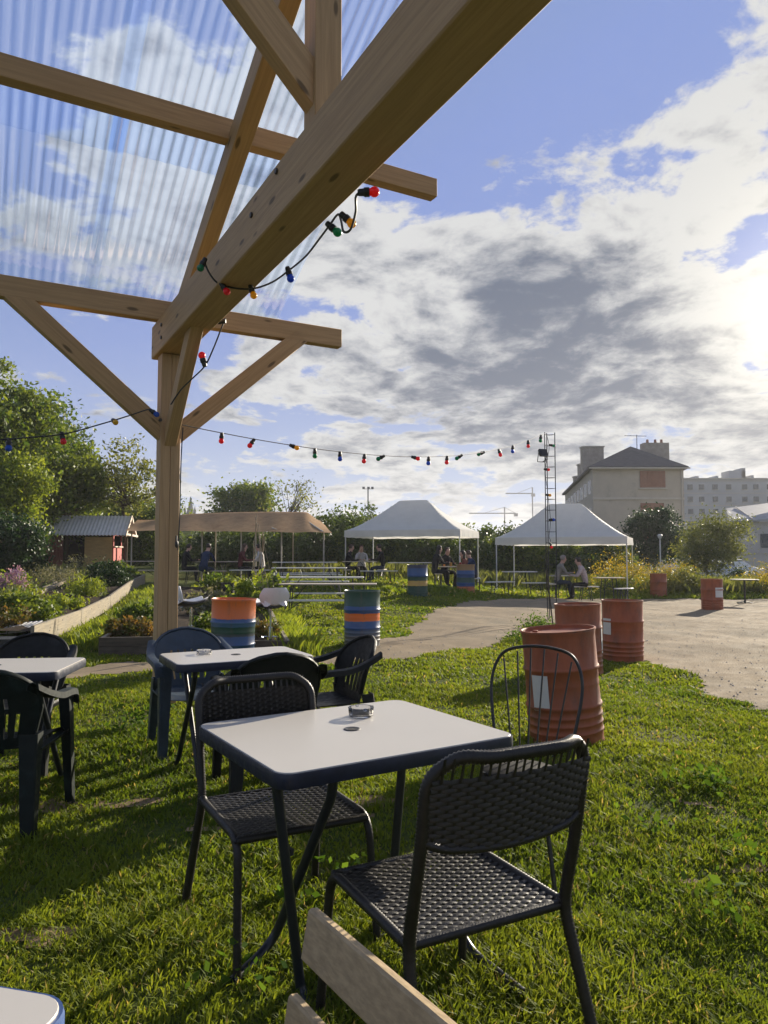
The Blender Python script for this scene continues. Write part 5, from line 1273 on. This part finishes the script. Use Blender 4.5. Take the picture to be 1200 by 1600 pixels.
tree('round_tree', 'dark pointed tree behind the left end of the left tent', 566, 44, 3.6, 4.2, 'hedge', 9000, .09, 33, group=BG, crown_h=4.0)
tree('round_tree', 'dark tree in front of the pale house', 1021, 44, 3.4, 4.6, 'dark', 15000, .075, 34, group=BG, crown_h=4.2, nclump=120, spread=.075)
tree('round_tree', 'lighter bushy tree right of the dark one, before the apartment block', 1106, 38, 3.5, 3.7, 'olive', 12000, .06, 35, group=BG, crown_h=3.4, nclump=120, spread=.08)
HG = 'hedge bushes behind the tents'
hd = [(215, 42, 4, 2.6, 'left of the timber post by the shed'), (300, 44, 5, 1.7, 'just right of the timber post'), (365, 40, 4.5, 2.3, 'under the middle of the brown canopy'), (425, 42, 4.5, 2.4, 'beyond the bean poles'), (480, 39, 4.5, 2.4, 'behind the right end of the brown canopy'),
      (530, 37, 4.2, 2.9, 'left of the left tent'), (575, 38, 4, 2.6, 'seen between the left tent legs'), (625, 38, 4, 2.4, 'behind the middle of the left tent'), (675, 39, 4, 2.4, 'behind the laden table'), (725, 38, 4, 2.6, 'behind the right corner of the left tent'), (770, 37, 3.6, 2.5, 'in the gap between the tents'), (815, 37, 3.8, 2.5, 'at the left under the right tent'), (860, 36, 3.8, 2.4, 'behind the mast'), (905, 35, 3.6, 2.3, 'behind the pink-shirted person'), (948, 35, 2.4, 2.0, 'at the right end of the right tent')]
for k, (px, Y, w, h, lb) in enumerate(hd):
    bush('hedge_bush', 'dense dark hedge bush ' + lb, 'bush', px, Y, w, h * 1.05, 'hedge' if k % 3 else 'mid', 9000, .075, 40 + k, group=HG, nclump=110, spread=.09)
YB = 'yellow flowering broom bushes'
bush('broom_bush', 'yellow flowering broom at the right leg of the right tent', 'bush', 968, 27.5, 1.9, 1.75, 'yellow', 5200, .032, 61, group=YB, nclump=70, aspect=.4)
bush('broom_bush', 'yellow flowering broom right behind the distant red barrel', 'bush', 1046, 27.5, 1.5, 1.35, 'yellow', 3600, .032, 62, group=YB, nclump=60, aspect=.4)
bush('broom_bush', 'yellow flowering broom cut by the right edge of the picture', 'bush', 1198, 27.0, 1.5, 1.25, 'yellow', 3400, .032, 63, group=YB, nclump=60, aspect=.4)
bush('leafy_bush', 'green bush between the distant red barrel and the parked cars', 'bush', 1066, 27.0, 1.4, .95, 'olive', 3400, .035, 64)
bush('leafy_bush', 'low green bush at the foot of the right tent leg', 'bush', 958, 26.5, 1.3, .8, 'mid', 2600, .035, 65)
bush('leafy_bush', 'low growth under the bistro table at the right', 'bush', 1150, 27.5, 2.2, .55, 'olive', 3000, .035, 66)
bush('potted_shrub', 'small rounded shrub beside the parked cars', 'shrub', 1158, 32, 1.1, .95, 'dark', 2600, .04, 67)

# ------------------------------------------------------------------ bistro table far right, white sign, posts
T = thing('pedestal_table', 'small round table on a dark pedestal at the far right', 'table', G(1161, 22.8) , 0)
MB().lathe([(0, .74), (.40, .74), (.41, .73), (.41, .715), (.39, .71), (0, .71)], 32).build('tabletop', mat('dark_top', (.10, .09, .08), .4, .1, 8), T)
MB().lathe([(.03, .0), (.03, .71)], 10).build('pedestal', black_metal, T)
for k in range(4): a = k * math.pi / 2 + .4; MB().bar((0, 0, .06), (.30 * math.cos(a), .30 * math.sin(a), .015), .04, .025).build('foot', black_metal, T)
T = thing('sign_post', 'small white sign on a post before the dark tree', 'sign', G(1031, 33)); hh = P(1031, 842, 33).z - T.location.z
MB().tube([(0, 0, 0), (0, 0, hh)], .03, 8).build('post', tent_leg, T); MB().lathe([(.03, 0), (.08, .04), (.11, .16), (.07, .20), (0, .21)], 12, (0, 0, hh)).build('sign_head', white_label, T)  # lamp-shaped head added where a white sign stands

# cars behind the bushes
car_glass = mat('car_glass', (.03, .035, .04), .08, .1, 5, spec=.8); tyre = mat('tyre', (.02, .02, .02), .8, .1, 10)
def car(label, px, Y, rz, paint, z=0):
    T = thing('parked_car', label, 'car', G(px, Y) + Vector((0, 0, z)), rz, 'cars parked beyond the bushes')
    prof = [(-2.05, .35), (-2.08, .62), (-1.95, .80), (-1.15, .92), (-.45, 1.38), (.75, 1.42), (1.55, 1.02), (2.0, .92), (2.08, .60), (2.02, .32)]
    def sect(hw, pr, inset): return [(x, y * hw * (inset if z_ > .95 else 1), z_) for y in (-1, 1) for (x, z_) in pr]
    n = len(prof); vs = sect(.84, prof, .80); fs = [(k, k + 1, n + k + 1, n + k) for k in range(n - 1)] + [tuple(range(n - 1, -1, -1)), tuple(range(n, 2 * n)), (n - 1, 0, n, 2 * n - 1)]
    MB().add(vs, fs).build('body', paint, T, bevel=.05, angle=35)
    for s in (-1, 1):
        y = s * .71; MB().add([(-.95, s * .845 * .86, .95), (-.42, s * .69, 1.32), (.10, s * .69, 1.34), (.10, s * .845 * .86, .95)], [(0, 1, 2, 3)]).build('window', car_glass, T, solid=.02)
        MB().add([(.18, s * .845 * .86, .95), (.18, s * .69, 1.34), (.72, s * .69, 1.36), (1.35, s * .845 * .86, 1.02)], [(0, 1, 2, 3)]).build('window', car_glass, T, solid=.02)
        for x in (-1.3, 1.3):
            w = MB().lathe([(0, -.1), (.32, -.1), (.34, -.06), (.34, .06), (.32, .1), (0, .1)], 20).build('wheel', tyre, T); w.location = (x, s * .80, .33); w.rotation_euler = (R(90), 0, 0)
            r2 = MB().lathe([(0, -.11), (.19, -.112), (.20, -.10)], 14).build('rim', chrome, w)
        MB().blob((-2.0, s * .62, .70), (.08, .14, .08), 8, 6).build('headlight', white_label, T)
    MB().add([(-1.17, -.62, .95), (-1.17, .62, .95), (-.50, .58, 1.36), (-.50, -.58, 1.36)], [(0, 1, 2, 3)]).build('windscreen', car_glass, T, solid=.02)
    return T
silver = mat('silver_paint', (.42, .44, .47), .28, .03, 4, metal=.5, coat=.6); white_p = mat('white_car_paint', (.70, .70, .70), .28, .02, 4, coat=.6)
car('silver car parked behind the broom bushes, left of the label barrel', 1088, 50, R(190), silver, -.1); car('pale car parked just left of the pedestal table', 1136, 46, R(200), white_p, -.15); car('silver car half hidden behind the label barrel', 1112, 41, R(186), silver, -.25)

# ------------------------------------------------------------------ buildings
wall_m = mat('house_render', (.47, .41, .33), .9, .06, .8, bump=.1, bscale=6, col2=(.40, .35, .28), c2scale=.5); roof_m = mat('house_slate', (.085, .075, .07), .8, .15, 1.4, stretch=(1, 1, 6)); shut = mat('brown_shutter', (.28, .13, .08), .7, .1, 3); trim_m = mat('pale_trim', (.52, .47, .40), .85, .05, 2); winm = mat('far_window', (.06, .07, .08), .2, .2, 1)
chim_m = mat('chimney_brick', (.36, .31, .26), .9, .12, 2)
def house():
    Y = 78.0; p1 = P(928, 868, Y); p2 = P(1071, 868, Y); Wd = p2.x - p1.x; zg = 0.0; eave = P(1000, 731, Y).z
    T = thing('house', 'large pale rendered house with hipped slate roof and chimneys behind the right tent', 'house', (p1.x, Y, zg)); 
    dr = Vector((-.20, 1)).normalized() if False else None
    # long side recedes towards image x=784
    k = (784 - 600) / F; Ld = 34.0; dx = k * Ld - p1.x * 0; 
    # direction of the long side: (k,1)
    sx = k
    def B(x, y, z): return (x + sx * y, y, z)
    MB().add([B(0, 0, 0), B(Wd, 0, 0), B(Wd, Ld, 0), B(0, Ld, 0), B(0, 0, eave), B(Wd, 0, eave), B(Wd, Ld, eave), B(0, Ld, eave)], [(0, 1, 5, 4), (1, 2, 6, 5), (2, 3, 7, 6), (3, 0, 4, 7), (4, 5, 6, 7)]).build('wall', wall_m, T, smooth=False)
    o = .45; rz = P(990, 697, Y + 4).z; m = Wd / 2 ; hip = 4.2
    MB().add([B(-o, -o, eave - .1), B(Wd + o, -o, eave - .1), B(Wd + o, Ld + o, eave - .1), B(-o, Ld + o, eave - .1), B(m, hip, rz), B(m, Ld - hip, rz), B(-o, -o, eave + .12), B(Wd + o, -o, eave + .12), B(Wd + o, Ld + o, eave + .12), B(-o, Ld + o, eave + .12)],
             [(3, 2, 1, 0), (0, 1, 7, 6), (1, 2, 8, 7), (2, 3, 9, 8), (3, 0, 6, 9), (6, 7, 4), (7, 8, 5, 4), (8, 9, 5), (9, 6, 4, 5)]).build('roof', roof_m, T, smooth=False)
    MB().box((Wd / 2, -.05, P(1000, 779, Y).z), (Wd + .1, .10, .22)).build('string_course', trim_m, T)
    for (x0, x1, y0, y1, mm) in [(1000, 1039, 736, 762, shut), (1001, 1037, 786, 800, shut), (1001, 1037, 820, 845, shut)]:
        a = P(x0, y1, Y); b = P(x1, y0, Y); w = MB().box(((a.x + b.x) / 2 - p1.x, -.02, (a.z + b.z) / 2), (b.x - a.x, .10, b.z - a.z)).build('window', mm, T)
        MB().box(((a.x + b.x) / 2 - p1.x, -.08, a.z - .08), (b.x - a.x + .3, .22, .14)).build('sill', trim_m, T)
        for q in range(7): MB().box((a.x - p1.x + (b.x - a.x) * (q + .5) / 7, -.08, (a.z + b.z) / 2), ((b.x - a.x) / 7 - .05, .03, b.z - a.z - .1)).build('shutter_slat', mm, w)
    MB().bar((-.5, -.52, eave - .08), (Wd + .5, -.52, eave - .08), .16, .14).build('gutter', trim_m, T)
    MB().tube([(Wd - .25, -.12, eave - .2), (Wd - .25, -.12, 0)], .07, 6).build('downpipe', trim_m, T)
    # side windows
    win = None
    for fl in range(3):
        for q in range(8):
            y = 2.2 + q * 4.0; z = eave - 1.9 - fl * 3.0
            if win is None: win = MB().box((0, 0, 0), (.16, 1.3, 1.5)).build('side_window', winm, T); o_ = win
            else: o_ = win.copy(); COL.objects.link(o_)
            o_.location = (sx * y - .02, y, z)
    for (x, y, w, d, top, ba) in [(.9, 7.5, 2.4, 1.2, 700, 0), (1.2, 15, 2.2, 1.2, 727, 0), (1.4, 24, 2.0, 1.2, 746, 0)]:
        zt = P(950, top, Y + y).z; MB().box((x + sx * y, y, (zt + eave) / 2), (w, d, zt - eave)).build('chimney', chim_m, T); MB().box((x + sx * y, y, zt + .08), (w + .2, d + .2, .16)).build('chimney_cap', trim_m, T)
    y = 6.0; a = P(1003, 699, Y + y); b = P(1042, 693, Y + y); xm = (a.x + b.x) / 2 - p1.x
    MB().box((xm, y, (b.z + eave) / 2 + .5), (b.x - a.x, 1.3, b.z - eave - 1.0)).build('chimney', chim_m, T)
    for q in (-.8, .1, .8): MB().lathe([(.18, 0), (.14, .45), (0, .45)], 8, (xm + q, y, b.z)).build('chimney_pot', shut, T)
    # aerials
    MB().tube([(xm - 2.0, y, rz - .5), (xm - 2.0, y, rz + 1.6)], .04, 5).tube([(xm - 3.4, y, rz + 1.5), (xm - .9, y, rz + 1.45)], .03, 4).tube([(xm - 2.8, y - .3, rz + 1.5), (xm - 2.8, y + .3, rz + 1.5)], .02, 4).build('aerial', black_metal, T)
    MB().tube([(1.0 + sx * 16, 16, eave + 1), (1.0 + sx * 16, 16, P(907, 698, Y + 16).z)], .05, 5).build('aerial', black_metal, T)
house()
blk = mat('block_concrete', (.42, .42, .42), .9, .05, .15, col2=(.36, .36, .36), c2scale=.2)
def block():
    Y = 165.0; a = P(1066, 868, Y); zt = P(1100, 749, Y).z; X1 = a.x + 62
    T = thing('apartment_block', 'long pale apartment block with rows of small windows at the right edge', 'building', (a.x, Y, 0))
    MB().box((31, 6, zt / 2), (62, 12, zt)).build('wall', blk, T); MB().box((31, 6, zt + .15), (62.6, 12.6, .3)).build('parapet', trim_m, T)
    win = None; rows = 6; fh = 2.75
    for r in range(rows):
        for q in range(20):
            x = 1.6 + q * 3.05; 
            if win is None: win = MB().box((0, 0, 0), (1.15, .2, 1.15)).build('window', winm, T); o_ = win; s0 = MB().box((0, -.1, -.66), (1.35, .25, .12)).build('sill', trim_m, win)
            else: o_ = win.copy(); COL.objects.link(o_); s_ = s0.copy(); COL.objects.link(s_); s_.parent = o_
            o_.location = (x + (.5 if q % 4 == 0 else 0), .0, zt - 1.7 - r * fh)
    for r in range(rows): MB().box((31, -.04, zt - .35 - r * fh), (62, .1, .14)).build('floor_band', trim_m, T)
    for (px0, px1, py) in [(1133, 1158, 737), (1082, 1086, 745), (1112, 1116, 745), (1167, 1171, 744), (1152, 1158, 733)]:
        p = P(px0, py, Y + 5); q = P(px1, py, Y + 5); MB().box(((p.x + q.x) / 2 - a.x, 5, (p.z + zt) / 2), (q.x - p.x, 4, p.z - zt)).build('roof_box', blk, T)
block()
T = thing('low_building', 'low off-white building with a grey pitched roof at the right edge', 'building', (P(1150, 868, 58).x, 58, 0)); b0 = T.location
lw = mat('off_white_render', (.56, .52, .47), .9, .05, .6)
z1 = P(1150, 815, 58).z; z2 = P(1200, 797, 62).z
MB().box((6, 4, z1 / 2), (12, 8, z1)).build('wall', lw, T)
MB().add([(-.6, -.4, z1 - .1), (12.6, -.4, z1 + .6), (12.6, 5, z2 + 1.4), (1.6, 5, z2), (-.6, -.4, z1), (12.6, -.4, z1 + .8), (12.6, 5, z2 + 1.6), (1.6, 5, z2 + .2)], [(0, 1, 5, 4), (4, 5, 6, 7), (3, 2, 1, 0), (1, 2, 6, 5), (2, 3, 7, 6), (3, 0, 4, 7)]).build('roof', mat('grey_metal_roof', (.30, .30, .30), .6, .1, 2), T, smooth=False)
for k in range(6): MB().bar((1.2 + k * 2, -.35, z1 + .22 + .062 * k * 1.1), (2.4 + k * 2 * .95, 4.9, z2 + .35 + .13 * k), .08, .06).build('roof_rib', trim_m, T)
MB().box((2.4, -.02, z1 - 1.5), (.9, .1, 1.1)).build('window', winm, T); MB().box((6.2, -.02, z1 - 1.5), (.9, .1, 1.1)).build('window', winm, T)
T = thing('garden_wall', 'low pale wall running behind the parked cars', 'wall', (P(1060, 868, 56).x, 56, 0)); MB().box((4, 0, .75), (16, .25, 1.5)).build('masonry', lw, T); MB().box((4, 0, 1.54), (16.1, .35, .08)).build('coping', trim_m, T)

Y = 420; a = P(500, 820, Y); b = P(534, 806, Y)
T = thing('office_block', 'small distant grey block on the skyline between the canopy and the left tent', 'building', (a.x, Y, 0)); w = b.x - a.x
MB().box((w / 2, 8, b.z / 2), (w, 16, b.z)).build('wall', mat('blue_grey_wall', (.22, .25, .30), .8, .1, .1), T)
for k in range(7): MB().box((w * (k + .5) / 7, -.1, b.z - 5.5), (w / 7 - .8, .3, 7)).build('window_band', winm, T)
for (px, py) in [(514, 800), (517, 802), (529, 803)]: p = P(px, py, Y); MB().box((p.x - a.x, 6, (p.z + b.z) / 2), (.8, .8, p.z - b.z)).build('roof_mast', winm, T)
Y = 330; p = P(298, 776, Y); q = P(298, 812, Y)
T = thing('church_spire', 'tiny pointed church spire on the horizon right of the timber post', 'church', (p.x, Y, 0)); st = mat('far_stone', (.045, .055, .075), .9, .1, .1)
zb = P(298, 803, Y).z; MB().lathe([(2.1, 0), (2.1, zb), (2.5, zb + .2), (1.8, zb + .5), (.9, zb + (p.z - zb) * .5), (.15, p.z)], 8).build('spire', st, T)
for s in (-1, 1): MB().lathe([(.5, zb), (.5, zb + 1), (.05, zb + 3.6)], 6, (s * 2.2, -1, 0)).build('pinnacle', st, T)
MB().box((-7, 3, q.z / 2 + .7), (12, 6, q.z + 1.4)).build('nave', st, T)
Y = 150; T = thing('floodlight_mast', 'tall sports floodlight mast behind the left tent', 'floodlight mast', (P(575, 800, Y).x, Y, 0)); zt = P(575, 764, Y).z
MB().tube([(0, 0, 0), (0, 0, zt)], .14, 6).bar((-1.0, 0, zt), (1.0, 0, zt), .1, .1).build('mast', st, T)
for x in (-.9, .1, .9): MB().box((x, -.1, zt + .2), (.5, .3, .45)).build('lamp', st, T)
craneM = mat('crane_steel', (.34, .31, .30), .7, .1, 1)
for (px, py, x0, x1, lb) in [(789, 802, 733, 806, 'near pale tower crane with a long jib between the tents'), (833, 771, 790, 833, 'faint second tower crane on the skyline above the right tent')]:
    Y = 480; T = thing('tower_crane', lb, 'crane', (P(px, 868, Y).x, Y, 0)); zj = P(px, py, Y).z; xa = P(x0, py, Y).x - T.location.x; xb_ = P(x1, py, Y).x - T.location.x
    MB().bar((0, 0, 0), (0, 0, zj + 4), .7, .7).build('tower', craneM, T); MB().bar((xa, 0, zj), (xb_, 0, zj), .6, .7).build('jib', craneM, T)
    MB().box((xb_, 0, zj - 1), (2.5, 1, 2)).build('counterweight', craneM, T); MB().tube([(xa * .6, 0, zj), (0, 0, zj + 4), (xb_, 0, zj)], .14, 4).build('tie', craneM, T)

# far land and skyline woods
rng = np.random.default_rng(77)
def ridge(name, px0, px1, Y, pyt, m, seed, amp=1.0):
    xs = np.linspace(P(px0, 868, Y).x, P(px1, 868, Y).x, 90); rg = np.random.default_rng(seed); k = np.cumsum(rg.normal(size=90)) ; k = k - np.linspace(k[0], k[-1], 90); k = k / (abs(k).max() + 1e-6)
    zt = P(600, pyt, Y).z; n = 90 * 160
    i = rg.integers(0, 89, n); f_ = rg.random(n); x = xs[i] + (xs[1] - xs[0]) * f_; top = zt * (1 + .25 * k[i] * amp + .08 * rg.normal(size=n)); z = top * rg.random(n) ** .5; z = np.maximum(z, .2)
    q = np.stack([x, Y + rg.normal(size=n) * 6, z], -1); o = leaf_cloud(name, q, Y * .006, LM[m], None, seed); o['kind'] = 'stuff'
ridge('far_woodland', -200, 700, 120, 838, 'hedge', 1)
ridge('far_woodland', 500, 1400, 110, 845, 'hedge', 2)
T = thing('wooded_hill', 'dark wooded hill in the distance beside the timber post', 'hill', (P(215, 868, 300).x, 300, 0)); 
q, t, c = clumps([(0, 0, 0, 26, 14, P(215, 806, 300).z)], 160, 60, 2.4, 5); q[:, 2] = np.abs(q[:, 2]); leaf_cloud('tree_cover', q, 1.1, LM['hedge'], T, 5, tint0=t)
T['kind'] = 'structure'
# ------------------------------------------------------------------ thin evening haze
hz = MB().box((0, 1890, 34.5), (5240, 4460, 72)).build('haze', None, smooth=False) if False else None
me = bpy.data.meshes.new('haze'); x0, x1, y0, y1, z0, z1 = -2620, 2620, -340, 4120, -1.6, 66
me.from_pydata([(x, y, z) for x in (x0, x1) for y in (y0, y1) for z in (z0, z1)], [], [(0, 1, 3, 2), (4, 6, 7, 5), (0, 4, 5, 1), (2, 3, 7, 6), (0, 2, 6, 4), (1, 5, 7, 3)]); me.update()
hm = bpy.data.materials.new('air'); hm.use_nodes = True; t = hm.node_tree; t.nodes.remove(t.nodes['Principled BSDF'])
pv = nd(t, 'ShaderNodeVolumePrincipled'); pv.inputs['Color'].default_value = (.93, .95, 1, 1); pv.inputs['Density'].default_value = .0005; pv.inputs['Anisotropy'].default_value = .25
t.links.new(pv.outputs[0], t.nodes['Material Output'].inputs['Volume']); me.materials.append(hm)
ho = bpy.data.objects.new('haze', me); COL.objects.link(ho); ho['kind'] = 'stuff'
